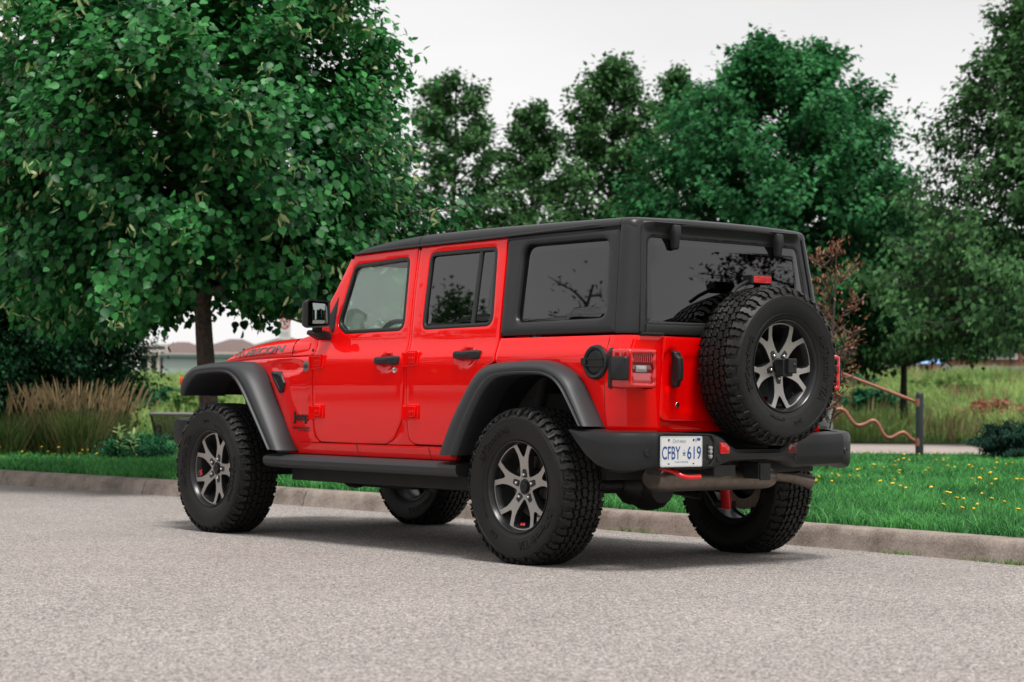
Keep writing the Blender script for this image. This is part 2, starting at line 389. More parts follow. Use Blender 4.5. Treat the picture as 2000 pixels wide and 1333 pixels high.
# rear quarter panel with wheel arch, wrapped round the corner to the tailgate
qp = [(.338, 1.186), (.336, 1.058), (.26, 1.03), (.05, 1.052), (-.13, 1.055), (-.24, 1.03), (-.35, .97), (-.43, .86), (-.50, .745), (-.50, .700), (-.87, .700), (-.87, 1.190)]
def qs(px_y): return XR(1.0)+RC(1.0)-RC(1.0)*PI/2-(ys(0, 1.0)-RC(1.0)-px_y)      # s of a point at width y on the rear face
qp[-2] = (qs(.508), .700); qp[-1] = (qs(.508), 1.190)
both(sheet(MB(), rnd(qp, [.004, .02, .05, 0, .05, .05, .05, .05, 0, .01, .003, .003]), [], M_side, 0, .03, .006, .018, edge=.018).build('quarter_panel', M['red'], car, weld=True))
for zz0, zz1 in ((.71, 1.183),): both(MB().tube([M_side(-.535, zz0+(zz1-zz0)*i/8, -.0002) for i in range(9)], .0014, 6).build('panel_seam', M['dark'], car))
# inner floor tub and rear body, dark
b = MB(); b.box((1.0, 0, .50), (2.9, 1.40, .10)); b.box((-.15, 0, .74), (.90, 1.10, .30)); b.box((2.15, 0, .85), (.05, 1.38, .62)); b.box((2.75, 0, .80), (1.15, .92, .45))
b.build('floor_tub', M['dark'], car)
b = sheet(MB(), [(.70, .70), (.70, 1.19), (-.70, 1.19), (-.70, .70)], [], M_rear, -.012, .02, .002, .08).build('rear_body_panel', M['red'], car, weld=True)

# tailgate
tg = rnd([(.498, .752), (.498, 1.188), (-.640, 1.188), (-.640, .752)], [.05, .004, .004, .05], 6)
def M_tg(y, z, off=0.):
    d = .010*max(0, min(1, (.43-abs(y+.07))/.03))*max(0, min(1, (z-.80)/.03))*max(0, min(1, (1.10-z)/.03))*0.5
    q = ((y-.44)/.055)**2+((z-1.02)/.11)**2
    if q < 1: d += .02*min(1, (1-q)*2)
    return (XR(z)-off+d, y, z)
tail = sheet(MB(), tg, [], M_tg, .002, .03, .006, .016, edge=.018).build('tailgate', M['red'], car, weld=True)
h = MB()
hx = XR(1.02)-.012
h.loft([[(hx-d, .418+a*ww, z) for a, d in ((-1, 0), (-1, dd*.7), (-.6, dd), (.6, dd), (1, dd*.7), (1, 0))] for z, dd, ww in ((.925, .012, .02), (.935, .03, .024), (.955, .034, .024), (.965, .052, .021), (1.02, .058, .021), (1.075, .052, .021), (1.09, .034, .024), (1.105, .03, .024), (1.115, .012, .02))], caps=True)
h.build('handle', M['blk'], tail, bevel=.003)
MB().lathe([(0, .004), (.012, .004), (.0135, .002), (.0135, 0)], 24, T=frame((XR(.83)-.002, .375, .838), (0, -1, 0), (0, 0, 1))).lathe([(0, .006), (.0035, .006), (.0035, 0)], 12, 1, T=frame((XR(.83)-.002, .375, .838), (0, -1, 0), (0, 0, 1))).build('lock', [M['chrome'], M['badge']], tail)

# ---- hard top: side panel with fixed window, corner post, rear frame, roof
hs = [(.392, 1.731), (.344, 1.196), (-.562, 1.200), (-.50, 1.742)]
W_Q = rnd([(.268, 1.705), (-.425, 1.706), (-.487, 1.262), (.245, 1.250)], [.07, .06, .06, .05], 6)
W_QG = rnd([(.252, 1.690), (-.420, 1.693), (-.481, 1.278), (.232, 1.268)], [.065, .06, .06, .05], 6)
W_QO = rnd([(.292, 1.722), (-.436, 1.717), (-.500, 1.250), (.262, 1.236)], [.085, .07, .07, .06], 6)
htop = sheet(MB(), rnd(hs, .006, 2), [W_QG], M_side, .0, .045, .014, .022, edge=.02).build('hard_top_side', M['top'], car, weld=True, angle=50)
g = sheet(MB(), inset(W_QG, -.004), [], M_side, -.028, .004, .0005, .05, edge=.04).build('window', M['tint'], htop, weld=True)
for o in both(htop)[1:]: mirror_y(g).parent = o
cp = [(-.566, 1.200), (-.502, 1.790), (-.615, 1.790), (-.715, 1.200)]
def cpx(z, y): return XR(z)+RC(z)-RC(z)*PI/2-(ys(0, z)-RC(z)-y)
cp = [(-.566, 1.196), (-.54, 1.45), (-.503, 1.735), (-.503, 1.765), (cpx(1.765, .60), 1.765), (cpx(1.5, .635), 1.5), (cpx(1.2, .665), 1.196)]
both(sheet(MB(), cp, [], M_side, .004, .04, .008, .02, edge=.02).build('hard_top_corner_post', M['top'], car, weld=True))
rf = [(.662, 1.196), (.632, 1.5), (.597, 1.775), (-.597, 1.775), (-.632, 1.5), (-.662, 1.196)]
RG = rnd([(.617, 1.252), (.566, 1.703), (-.566, 1.703), (-.617, 1.252)], [.02, .05, .05, .02], 6)
def M_rf(y, z, off=0.):
    lip = .045*max(0, (z-1.725)/.05)**1.5 if z > 1.725 else 0
    return (XR(z)-off-lip*min(1, max(0, (.60-abs(y))/.06)), y, z)
rearf = sheet(MB(), rf, [inset(RG, .012)], M_rf, .0, .05, .008, .02, edge=.02).build('hard_top_rear_frame', M['top'], car, weld=True, angle=60)
sheet(MB(), RG, [], M_pl, -.004, .006, .002, .06, edge=.04).build('rear_window', M['tint'], rearf, weld=True)
sheet(MB(), inset(RG, -.008), [inset(RG, .004)], M_rear, .000, .01, .002, .05, edge=.03).build('window_seal', M['rub'], rearf, weld=True)
sheet(MB(), [(.625, 1.196), (.622, 1.246), (-.622, 1.246), (-.625, 1.196)], [], M_rear, .008, .02, .006, .04).build('window_sill_trim', M['rub'], rearf, weld=True)
sheet(MB(), [(.664, 1.190), (.662, 1.205), (.50, 1.205), (.505, 1.190)], [], M_rear, .016, .03, .004, .04).build('corner_trim', M['blk'], rearf, weld=True)
for yy in (.385, -.392):
    q = MB()
    rows = []
    for z, wd, d in ((1.765, .024, .045), (1.755, .028, .050), (1.715, .027, .046), (1.69, .021, .040), (1.665, .018, .036), (1.645, .018, .030), (1.638, .014, .018)):
        x = XR(z)
        rows.append([(x-.0, yy+wd, z), (x-d*.75, yy+wd, z), (x-d, yy+wd*.7, z), (x-d, yy-wd*.7, z), (x-d*.75, yy-wd, z), (x, yy-wd, z)])
    q.loft(rows, caps=True).build('glass_hinge', M['blk'], rearf, bevel=.002)

# roof: lofted cross-sections; front panel, rear panel
def ztop(x): return float(np.interp(x, [-.62, -.5, 0, .6, 1.15, 1.4, 1.6, 1.72, 1.80, 1.83], [1.792, 1.797, 1.802, 1.804, 1.797, 1.784, 1.766, 1.748, 1.725, 1.706]))
def roof_row(x, yb=None, z0=None):
    z0 = float(np.interp(x, [-.6, .4, 1.17, 1.81], [1.752, 1.740, 1.735, 1.714])) if z0 is None else z0
    zt = ztop(x)+.0; H = max(.012, zt-z0); ye = ys(x, z0)+float(np.interp(x, [-.5, -.3], [.004, .010]))
    sh = [(ye-.02, z0), (ye, z0+.002), (ye+.000, z0+H*.28), (ye-.006, z0+H*.58), (ye-.018, z0+H*.82), (ye-.040, z0+H*.96), (ye-.09, z0+H*1.03), (.3, zt+.008), (0, zt+.010)]
    return [(x, a, c) for a, c in sh]+[(x, -a, c) for a, c in sh[::-1][1:]]
def roof_piece(xs, name, parent=car):
    b = MB(); rows = [roof_row(x) for x in xs]
    b.loft(rows); n = len(rows[0])
    for r, flip in ((rows[0], 0), (rows[-1], 1)):
        lo = [(p[0], p[1], p[2]-.03) for p in r]; b.loft([r, lo])
    b.loft([[(p[0], p[1]*.985, p[2]-.03) for p in r] for r in rows])
    return b.build(name, M['top'], parent, weld=True, angle=40)
roof_piece([1.828, 1.815, 1.80, 1.77, 1.72, 1.65, 1.55, 1.4, 1.28, 1.170], 'front_roof_panel')
rp = roof_piece([1.164, 1.1, .9, .6, .3, 0, -.3, -.44, -.498], 'hard_top_roof')
# rear end of the roof folds down over the corner posts into the rear lip
rows = []
for i, th in enumerate(np.linspace(0, PI/2, 9)):
    u = math.sin(th); r_ = roof_row(-.502); sh_ = 1-(1-math.cos(th))*.045/.66; XO = lambda y: -.502-u*float(np.interp(abs(y), [.50, .60], [.118, .084]))
    rows.append([(XO(p[1]), p[1]*sh_, max(min(p[2], 1.745), p[2]-.030*(1-math.cos(th))**1.5)) for p in r_])
for x_, dz in ((-.622, -.034), (-.618, -.046), (-.585, -.050)): rows.append([(x_+float(np.interp(abs(p[1]), [.50, .60], [0, .034]))*(x_ < -.6), p[1]*sh_, max(min(p[2], 1.742), p[2]+dz)) for p in r_])
MB().loft(rows).build('hard_top_rear_lip', M['top'], car, angle=60)
# drip rail
b = MB(); 
rail = [M_side(x, z, .012) for x, z in ((1.80, 1.713), (1.5, 1.724), (1.17, 1.732), (.8, 1.738), (.4, 1.745), (0, 1.755), (-.30, 1.764), (-.345, 1.762))]
both(b.tube(rail, [.007]*7+[.002], 8).build('drip_rail', M['top'], car))
both(sheet(MB(), [(1.80, 1.700), (1.80, 1.712), (1.17, 1.733), (.38, 1.745), (-.50, 1.756), (-.50, 1.742), (.38, 1.730), (1.17, 1.720)], [], M_side, -.008, .02, .001, .05).build('roof_seal', M['rub'], car, weld=True))

# windscreen frame, glass, dashboard, seats, steering wheel, roll bar
def wsp(u, v, off=0.):
    bot = Vector((2.125, 0, 1.225)); top = Vector((1.835, 0, 1.722)); n = Vector((.497, 0, .290)).normalized()
    p = bot.lerp(top, v)+n*off; return (p.x, u, p.z)
wo = [(-.745, 0), (.745, 0), (.662, 1.0), (-.662, 1.0)]
wi = rnd([(-.675, .10), (.675, .10), (.60, .90), (-.60, .90)], .06, 5)
wsf = sheet(MB(), wo, [wi], wsp, .0, .045, .006, .05, edge=.05).build('windscreen_frame', M['red'], car, weld=True)
wsg = sheet(MB(), inset(wi, -.01), [], wsp, -.012, .004, .0005, .1, edge=.08).build('windscreen', [M['glass'], M['wscr']], wsf, weld=True)
for p in wsg.data.polygons: p.material_index = 1 if p.normal.x > .5 else 0      # brightening film, standing in for sky reflection, on the outer face only
for yy in (.3, -.25): MB().tube([wsp(yy, -.01, .02), wsp(yy-.1, .05, .02), wsp(yy-.5, .10, .012)], .007, 8).build('wiper', M['blk'], wsf)
b = MB(); b.loft([[(2.10, s*.68, 1.10), (2.10, s*.68, 1.215), (1.98, s*.68, 1.225), (1.86, s*.68, 1.20), (1.82, s*.68, 1.12), (1.86, s*.68, .95), (2.1, s*.68, .9)] for s in (-1, 1)], close=True, caps=True)
b.build('dashboard', M['seat'], car, bevel=.01)
sw = frame((1.69, .37, 1.145), (0, 1, 0), (.35, 0, .93))
b = MB(); b.tube([sw @ Vector((.19*math.cos(t), .19*math.sin(t), 0)) for t in np.linspace(0, 2*PI, 33)], .016, 8)
b.tube([sw @ Vector((-.17, 0, 0)), sw @ Vector((0, -.01, .02)), sw @ Vector((.17, 0, 0))], .014, 8); b.tube([sw @ Vector((0, 0, .03)), sw @ Vector((0, 0, -.12))], .04, 12)
b.build('steering_wheel', M['seat'], car)
for sx, yy, wd in ((1.12, .36, .25), (1.12, -.36, .25), (.28, 0, .62)):
    b = MB(); b.box((sx+.2, yy, .80), (.5, wd*2, .18)); b.loft([[(sx-.06, yy-wd, .75), (sx+.10, yy-wd, .75), (sx+.10, yy+wd, .75), (sx-.06, yy+wd, .75)], [(sx-.2, yy-wd*.93, 1.30), (sx-.08, yy-wd*.93, 1.30), (sx-.08, yy+wd*.93, 1.30), (sx-.2, yy+wd*.93, 1.30)]], close=True, caps=True)
    st = b.build('seat', M['seat'], car, bevel=.04, seg=3)
    for hy in ((yy,) if wd < .5 else (.35, -.35)): MB().box((sx-.15, hy, 1.42), (.09, .24, .17)).box((sx-.15, hy, 1.32), (.02, .1, .1)).build('headrest', M['seat'], st, bevel=.03, seg=3)
b = MB()
for s in (1, -1):
    b.tube([(-.45, s*.60, .85), (-.42, s*.60, 1.2), (-.05, s*.59, 1.63), (.45, s*.58, 1.70), (1.1, s*.58, 1.70), (1.72, s*.60, 1.66)], .028, 10); b.tube([(1.13, s*.69, .8), (1.13, s*.67, 1.3), (1.12, s*.59, 1.70)], .03, 10)
b.tube([(1.12, -.6, 1.70), (1.12, .6, 1.70)], .028, 10); b.tube([(.1, -.6, 1.67), (.1, .6, 1.67)], .028, 10)
b.build('roll_bar', M['seat'], car)
MB().box((1.79, 0, 1.60), (.02, .24, .06)).tube([(1.83, 0, 1.68), (1.79, 0, 1.63)], .01, 8).build('inside_mirror', M['seat'], car, bevel=.008)

# bonnet
b = MB(); rows = []
for x in (2.302, 2.4, 2.55, 2.7, 2.85, 3.0, 3.1, 3.18, 3.24, 3.28, 3.30):
    zs = float(np.interp(x, [2.3, 2.8, 3.3], [1.112, 1.098, 1.086])); zt = float(np.interp(x, [2.3, 2.74, 3.0, 3.10, 3.18, 3.24, 3.28, 3.30], [1.226, 1.214, 1.190, 1.174, 1.156, 1.138, 1.122, 1.102])); e = ys(x, zs)+.002; H = zt-zs
    sh = [(e-.02, zs-.01), (e, zs), (e-.002, zs+H*.3), (e-.012, zs+H*.6), (e-.035, zs+H*.82), (e-.075, zs+H*.95), (e-.14, zs+H*1.02), (.25, zt+.012), (0, zt+.016)]
    rows.append([(x, a, c) for a, c in sh]+[(x, -a, c) for a, c in sh[::-1][1:]])
def hood_y(x, z):
    zs = np.interp(x, [2.3, 2.8, 3.3], [1.112, 1.098, 1.086]); zt = np.interp(x, [2.3, 2.74, 3.0, 3.10, 3.18, 3.24, 3.28, 3.30], [1.226, 1.214, 1.190, 1.174, 1.156, 1.138, 1.122, 1.102]); e = ys(x, zs)+.002; H = zt-zs
    return float(np.interp(z, [zs, zs+H*.3, zs+H*.6, zs+H*.82, zs+H*.95], [e, e-.002, e-.012, e-.035, e-.075]))
b.loft(rows); b.loft([[(3.30, p[1], p[2]) for p in rows[-1]], [(3.24, p[1]*.98, p[2]-.12) for p in rows[-1]]])
hood = b.build('bonnet', M['red'], car, angle=50)
md = hood.modifiers.new('subsurf', 'SUBSURF'); md.levels = md.render_levels = 2
b = MB(); r0 = [(p[0], p[1], p[2]) for p in rows[0]]
cwr = []
for x in (2.298, 2.25, 2.18, 2.13): cwr.append([(x, (abs(p[1])-.004)*(1 if p[1] >= 0 else -1) if abs(p[1]) > .01 else 0, p[2]-.002+(2.3-x)*.07*(p[2]-1.10)/.13) for p in r0])
b.loft(cwr).build('cowl_top', M['red'], car, angle=50)
# lettering on the bonnet side
vs, fs = text_geo('RUBICON', .078, 0, 1.95, .28, offset=.0022, space=1.03)
b = MB(); xa = [v[0] for v in vs]; ya = [v[1] for v in vs]; x0, x1 = min(xa), max(xa); y0, y1 = min(ya), max(ya)
vv = []
for x, y, _ in vs:
    u = (x-x0)/(x1-x0); v = (y-y0)/(y1-y0); X = 3.168-u*.772; zb = float(np.interp(X, [2.40, 3.2], [1.131, 1.104])); Z = zb+.006+v*.046
    vv.append((X, hood_y(X, Z)+.0022, Z))
dec = MB().add(vv, fs).build('bonnet_lettering', M['decal'], hood, smooth=False, fix=False)
mirror_y(dec)
both(MB().tube([(3.25, .50, 1.13), (3.27, .50, 1.155), (3.30, .49, 1.165), (3.33, .48, 1.13)], .012, 8).build('bonnet_latch', M['blk'], car))
# grille and front end
b = MB(); b.loft([[(3.30, s*.42, 1.08), (3.36, s*.42, 1.02), (3.38, s*.42, .62), (3.28, s*.42, .60)] for s in (-1, 1)], close=True, caps=True); b.build('grille', M['red'], car, bevel=.02)

# badges on the front fender
def side_text(txt, size, sx, shear, xa, xb, za, zb, m, name, ext=.0, ofs=.003, offset=0.):
    vs, fs = text_geo(txt, size, ext/2, sx, shear, offset=offset)
    X = [v[0] for v in vs]; Y = [v[1] for v in vs]; ax, bx, ay, by = min(X), max(X), min(Y), max(Y)
    vv = []
    for x, y, z in vs:
        u = (x-ax)/(bx-ax); v = (y-ay)/(by-ay); vv.append(M_side(xa+(xb-xa)*u, za+(zb-za)*v, ofs+z))
    o = MB().add(vv, fs).build(name, m, car, smooth=False, fix=False); return o
side_text('Jeep', .1, 1, 0, 2.268, 2.095, .697, .772, M['badge'], 'badge', .004, .005, .0018)
side_text('WRANGLER', .04, 1.6, 0, 2.285, 2.092, .664, .680, M['badge'], 'badge', 0, .0035, .0012)
side_text('UNLIMITED', .03, 1.6, 0, 2.215, 2.092, .652, .660, M['badge'], 'badge', 0, .0035, .0006)
T = frame(M_side(2.121, 1.045, .001), (-1, 0, 0), (0, 0, 1))
MB().lathe([(0, .004), (.030, .004), (.033, .003), (.034, 0)], 32, 0, T).prism([(-.022, -.002), (.022, -.002), (.022, .002), (-.022, .002)], .004, .006, 1, T).prism([(-.02, .006), (.02, .006), (.02, .010), (-.02, .010)], .004, .006, 1, T).prism([(-.02, -.010), (.02, -.010), (.02, -.006), (-.02, -.006)], .004, .006, 1, T).build('round_badge', [M['decal'], M['badge']], car)
for x, z in ((2.283, 1.137), (2.082, 1.142)):
    both(MB().lathe([(0, .006), (.006, .006), (.010, .004), (.011, 0)], 16, 0, frame(M_side(x, z, .0), (-1, 0, 0), (0, 0, 1))).build('bolt', M['screw'], car))
# door hinges
for x, z, d in ((2.06, 1.075, 0), (2.058, .775, 0), (1.135, 1.085, 1), (1.128, .782, 1)):
    b = MB(); T = frame(M_side(x-.07, z, .0), (-1, 0, 0), (0, 0, 1))
    b.prism(rnd([(-.100, .033), (-.060, .030), (-.035, .042), (.050, .042), (.056, .036), (.052, -.036), (.045, -.042), (-.02, -.042), (-.062, -.050), (-.085, -.05), (-.085, .0)], .008, 2), -.004, .009, 0, T)
    b.prism(rnd([(-.03, .032), (.038, .032), (.034, -.028), (-.026, -.028)], .008, 2), .009, .019, 0, T)
    b.tube([T @ Vector((-.082, .034, .010)), T @ Vector((-.082, -.05, .010))], .008, 10)
    b.lathe([(0, .0225), (.006, .0225), (.006, .018)], 10, 0, T @ Matrix.Translation((-.008, .0, 0))); b.lathe([(0, .0225), (.006, .0225), (.006, .018)], 10, 0, T @ Matrix.Translation((.018, .0, 0)))
    ho = b.build('hinge', M['red'], car, bevel=.003)
    mirror_y(ho)
# door handles
for x, z, k, ds in ((1.312, 1.073, 1, dF), (.585, 1.099, 0, dR)):
    T = frame(M_side(x, z, .0), (-1, 0, -.0), (0, 0, 1)); b = MB()
    b.loft([[(u, a*hh, d) for a, d in ((-1, .0), (-1, t*.75), (-.6, t), (.6, t), (1, t*.75), (1, .0))] for u, hh, t in ((-.118, .012, .010), (-.112, .019, .026), (-.09, .022, .034), (-.02, .0205, .041), (.05, .0235, .042), (.10, .025, .038), (.116, .022, .028), (.122, .014, .010))], caps=True, T=T)
    b.loft([[(u, a*.008, d) for a, d in ((-1, .036), (-.8, .045), (.8, .045), (1, .036))] for u in (-.07, .03)], caps=True, T=T)
    hd = b.build('handle', M['blk'], ds[0], bevel=.0025)
    c = mirror_y(hd); c.parent = ds[1]
    if k:
        T = frame(M_side(1.228, 1.018, .0), (-1, 0, 0), (0, 0, 1))
        MB().lathe([(0, .004), (.008, .004), (.009, .008), (.016, .007), (.0175, 0)], 24, 0, T).build('lock', M['chrome'], ds[0])
# vent
vp = rnd([(2.56, 1.018), (2.425, 1.016), (2.362, .945), (2.385, .888), (2.43, .882)], .012, 3)
v = sheet(MB(), vp, [inset(vp, .022)], M_side, .012, .03, .005, .03).build('fender_vent', M['blk'], car, weld=True)
b = MB(); ip = inset(vp, .018)
sheet(b, ip, [], M_side, .001, .004, .001, .03)
for i in range(14):
    for sg in (1, -1):
        xa = 2.36+i*.014; pts = [(xa+sg*t*.05, .89+t*.12) for t in np.linspace(0, 1, 9)]
        pts = [q for q in pts if inpoly([q], ip)[0]]
        if len(pts) > 1: b.tube([M_side(*q, .004) for q in pts], .0016, 4)
b.build('grille_mesh', M['wire'], v, weld=False)

# ---- wheel-arch flares
def resample(p, n):
    p = np.asarray(p, float); d = np.r_[0, np.cumsum(np.linalg.norm(np.diff(p, axis=0), axis=1))]; t = np.linspace(0, d[-1], n)
    return np.c_[np.interp(t, d, p[:, 0]), np.interp(t, d, p[:, 1])]
def smooth_path(p, it=2):
    p = [np.array(q, float) for q in p]
    for _ in range(it):
        o = [p[0]]
        for a, c in zip(p[:-1], p[1:]): o += [a*.75+c*.25, a*.25+c*.75]
        o.append(p[-1]); p = o
    return p
def flare(inn, outp, name, yo=.932, n=60, front=False):
    I = resample(smooth_path(inn), n); O = resample(smooth_path(outp), n); rows = []
    for i, (a, c) in enumerate(zip(I, O)):
        lead = 0
        if front: lead = max(0, (a[0]-3.0)/.4)
        r = [(a[0], ys(a[0], .9)-.03, a[1]+.004), (a[0], yo-.06, a[1]+.004)]
        for f, y in ((0, yo-.01), (.03, yo+.002), (.10, yo+.009), (.20, yo+.010), (.232, yo+.006), (.245, yo-.006), (.27, yo-.006), (.45, yo-.004), (.62, yo-.010), (.76, yo-.024), (.88, yo-.046), (.96, yo-.075), (1.0, yo-.105)):
            q = a+(c-a)*f; r.append((q[0], y-lead*.03, q[1]))
        yb = ys(c[0], min(1.0, c[1]))
        r += [(c[0], yb+.01, c[1]-.002), (c[0], yb-.01, c[1]-.012)]
        rows.append(r)
    b = MB(); b.loft(rows, caps=True)
    return b.build(name, M['flare'], car, weld=True, angle=42)
RF_IN = [(.498, .552), (.44, .66), (.374, .767), (.289, .885), (.222, .945), (.133, .982), (-.163, .988), (-.263, .972), (-.335, .926), (-.406, .836), (-.485, .728)]
RF_OUT = [(.735, .546), (.69, .63), (.628, .744), (.51, .90), (.406, 1.015), (.30, 1.055), (-.10, 1.068), (-.23, 1.048), (-.366, .983), (-.447, .863), (-.535, .725)]
FF_IN = [(3.365, .858), (3.335, .905), (3.248, .987), (3.161, 1.022), (2.844, 1.034), (2.707, 1.008), (2.6, .938), (2.469, .781), (2.294, .541), (2.29, .540)]
FF_OUT = [(3.47, .90), (3.462, .975), (3.36, 1.045), (3.23, 1.068), (2.86, 1.085), (2.72, 1.070), (2.60, 1.000), (2.44, .80), (2.244, .536), (2.240, .535)]
FF_IN = [(3.365, .858), (3.335, .905), (3.248, .975), (3.161, 1.003), (2.844, 1.012), (2.745, .985), (2.66, .92), (2.52, .76), (2.335, .541)]
fr_ = both(flare(RF_IN, RF_OUT, 'rear_wheel_flare'))
ffl = both(flare(FF_IN, FF_OUT, 'front_wheel_flare', front=True))
# closing piece between the lower front flare and the ground-side edge, plus wheel-well liners
for IN, nm in ((RF_IN, 'wheel_well_liner'), (FF_IN, 'wheel_well_liner')):
    I = resample(smooth_path(IN), 24); b = MB()
    b.loft([[(p[0], .90, p[1]+.012), (p[0], .44, p[1]+.012)] for p in I])
    b.add([(p[0], .44, p[1]+.012) for p in I]+[(I[:, 0].mean(), .44, .52)], [(i, i+1, len(I)) for i in range(len(I)-1)])
    both(b.build(nm, M['dark'], car))
both(sheet(MB(), rnd([(3.478, .93), (3.462, .985), (3.425, .985), (3.43, .93)], .01, 2), [], lambda x, z, o=0: (x, .905+o-(x-3.4)*.35, z), .0, .03, .004, .02).build('side_marker', M['amber'], car, weld=True))

# ---- wheels: local axes X right, Y up, Z outward
_q = [(0, .4155), (.03, .4153), (.06, .4148), (.09, .4135), (.110, .4110), (.123, .4065), (.132, .398), (.138, .384), (.1415, .365), (.1425, .345), (.1415, .315), (.137, .288), (.129, .262), (.118, .244), (.112, .237)]
_pq = np.array(_q); _pq = np.array(smooth_path(_pq, 2)); _dq = np.r_[0, np.cumsum(np.linalg.norm(np.diff(_pq, axis=0), axis=1))]
def tprof(q, h=0.):
    s = 1 if q >= 0 else -1; a = abs(q)
    w_ = np.interp(a, _dq, _pq[:, 0]); r = np.interp(a, _dq, _pq[:, 1]); e = .004
    w2 = np.interp(a+e, _dq, _pq[:, 0]); r2 = np.interp(a+e, _dq, _pq[:, 1]); w1 = np.interp(max(0, a-e), _dq, _pq[:, 0]); r1 = np.interp(max(0, a-e), _dq, _pq[:, 1])
    t = np.array([w2-w1, r2-r1]); t /= max(1e-9, np.linalg.norm(t)); n = np.array([-t[1], t[0]])
    return s*(w_+n[0]*h), r+n[1]*h
def q_of_r(r): return float(np.interp(-r, -_pq[:, 1], _dq))
def tp(s, q, h=0.):
    w_, r = tprof(q, h); a = s/.4155; return (r*math.cos(a), r*math.sin(a), w_)
GD = .014
def tyre_mesh():
    b = MB(); qs_ = list(np.linspace(-_dq[-1], _dq[-1], 61)); n = 144; circ = 2*PI*.4155
    def dep(q): a = abs(q); return -GD*max(0, min(1, (.168-a)/.012))
    rows = []
    for i in range(n+1):
        s = circ*i/n; rows.append([tp(s, q, dep(q)) for q in qs_])
    b.loft(rows)
    def block(poly, jit=0.):
        if area2(poly) < 0: poly = poly[::-1]
        top = [tp(s, q, jit) for s, q in inset(poly, .0012)]; mid = [tp(s, q, jit-.0012) for s, q in poly]; bot = [tp(s, q, -GD-.002) for s, q in inset(poly, -.0012)]
        k = len(poly); o = len(b.v); b.v += top+mid+bot
        b.f.append(tuple(o+i for i in range(k))); b.m.append(0)
        for l in range(2):
            for i in range(k):
                j = (i+1) % k; b.f.append((o+l*k+i, o+(l+1)*k+i, o+(l+1)*k+j, o+l*k+j)); b.m.append(0)
    P = 26; SS = 34/26; ps = circ/P; rr = random.Random(3)
    for k in range(P):
        for sg in (1, -1):
            s0 = k*ps + (0 if sg > 0 else ps*.5)
            J = lambda: rr.uniform(-.0012, .0012)
            # long shoulder lug with chevron edges, runs down the sidewall
            A = [(0, .083), (.010, .090), (.006, .103), (.012, .118), (.007, .132), (.010, .150), (.014, .164), (.030, .166), (.034, .152), (.031, .134), (.036, .120), (.030, .104), (.034, .092), (.026, .082)]
            block([(s0+a*.97*SS+J(), sg*(c+J())) for a, c in A], .0005)
            B_ = [(.040, .086), (.046, .100), (.042, .114), (.047, .130), (.043, .142), (.050, .148), (.062, .146), (.068, .134), (.064, .118), (.070, .102), (.064, .088), (.052, .082)]
            block([(s0+a*.97*SS+J(), sg*(c+J())) for a, c in B_], 0)
            # raised teeth on the upper sidewall
            block([(s0+.016, sg*.172), (s0+.022, sg*.186), (s0+.038, sg*.186), (s0+.044, sg*.172)], -GD+.0075)
            block([(s0+.060, sg*.156), (s0+.066, sg*.182), (s0+.076, sg*.182), (s0+.086, sg*.156)], -GD+.0075)
            # interlocking inner blocks
            for m_ in range(2):
                t0 = s0+m_*ps/2+.006; hh = ps/2
                Z = [(0, .046), (.012, .043), (.014, .052), (.026, .049), (.031, .060), (.026, .077), (.014, .074), (.012, .066), (-.001, .069), (-.005, .058)]
                block([(t0+a*.98*SS+J(), sg*(c+J())) for a, c in Z])
                t1 = s0+m_*ps/2+(.018 if sg > 0 else .0)
                Z2 = [(0, .005), (.013, .002), (.015, .010), (.028, .008), (.033, .020), (.028, .036), (.017, .037), (.014, .030), (.002, .034), (-.004, .020)]
                block([(t1+a*.96*SS+J(), sg*(c+J())) for a, c in Z2])
    # raised rings and lettering on both sidewalls
    for sg in (1, -1):
        for r in (.352, .272, .251):
            q = q_of_r(r); n2 = 96; rw = []
            for i in range(n2+1):
                rw.append([tp(circ*i/n2, sg*(q+dq), h) for dq, h in ((-.002, -.0005), (-.001, .0012), (.001, .0012), (.002, -.0005))])
            b.loft(rw)
        def ring_text(txt, cang, size, rmid, sx=1., sh=.0, h=.004):
            vs, fs = text_geo(txt, size, .0010, sx, sh, offset=.0012)
            vv = []
            for x, y, z in vs:
                a = cang-x/rmid; q = q_of_r(rmid+y); w_, r = tprof(q, h*.5+z*2.2)
                vv.append((r*math.cos(a), r*math.sin(a), w_) if sg > 0 else (r*math.cos(-a), r*math.sin(-a), -w_))
            b.add(vv, fs)
        ring_text('All-Terrain T/A', R_(310), .060, .303, .98)
        ring_text('BFGoodrich', R_(128), .052, .303, 1.15)
        ring_text('KO2', R_(236), .028, .300, 1.1)
        ring_text('LT285/70R17', R_(205), .018, .278, 1.1)
    return b
def rim_polys():
    """one 72-degree sector of the machined face: outline and window, window centred on angle 0"""
    pol = lambda r, d: (r*math.cos(R_(d)), r*math.sin(R_(d)))
    outl = [pol(.032, -36), pol(.075, -36)]
    return pol
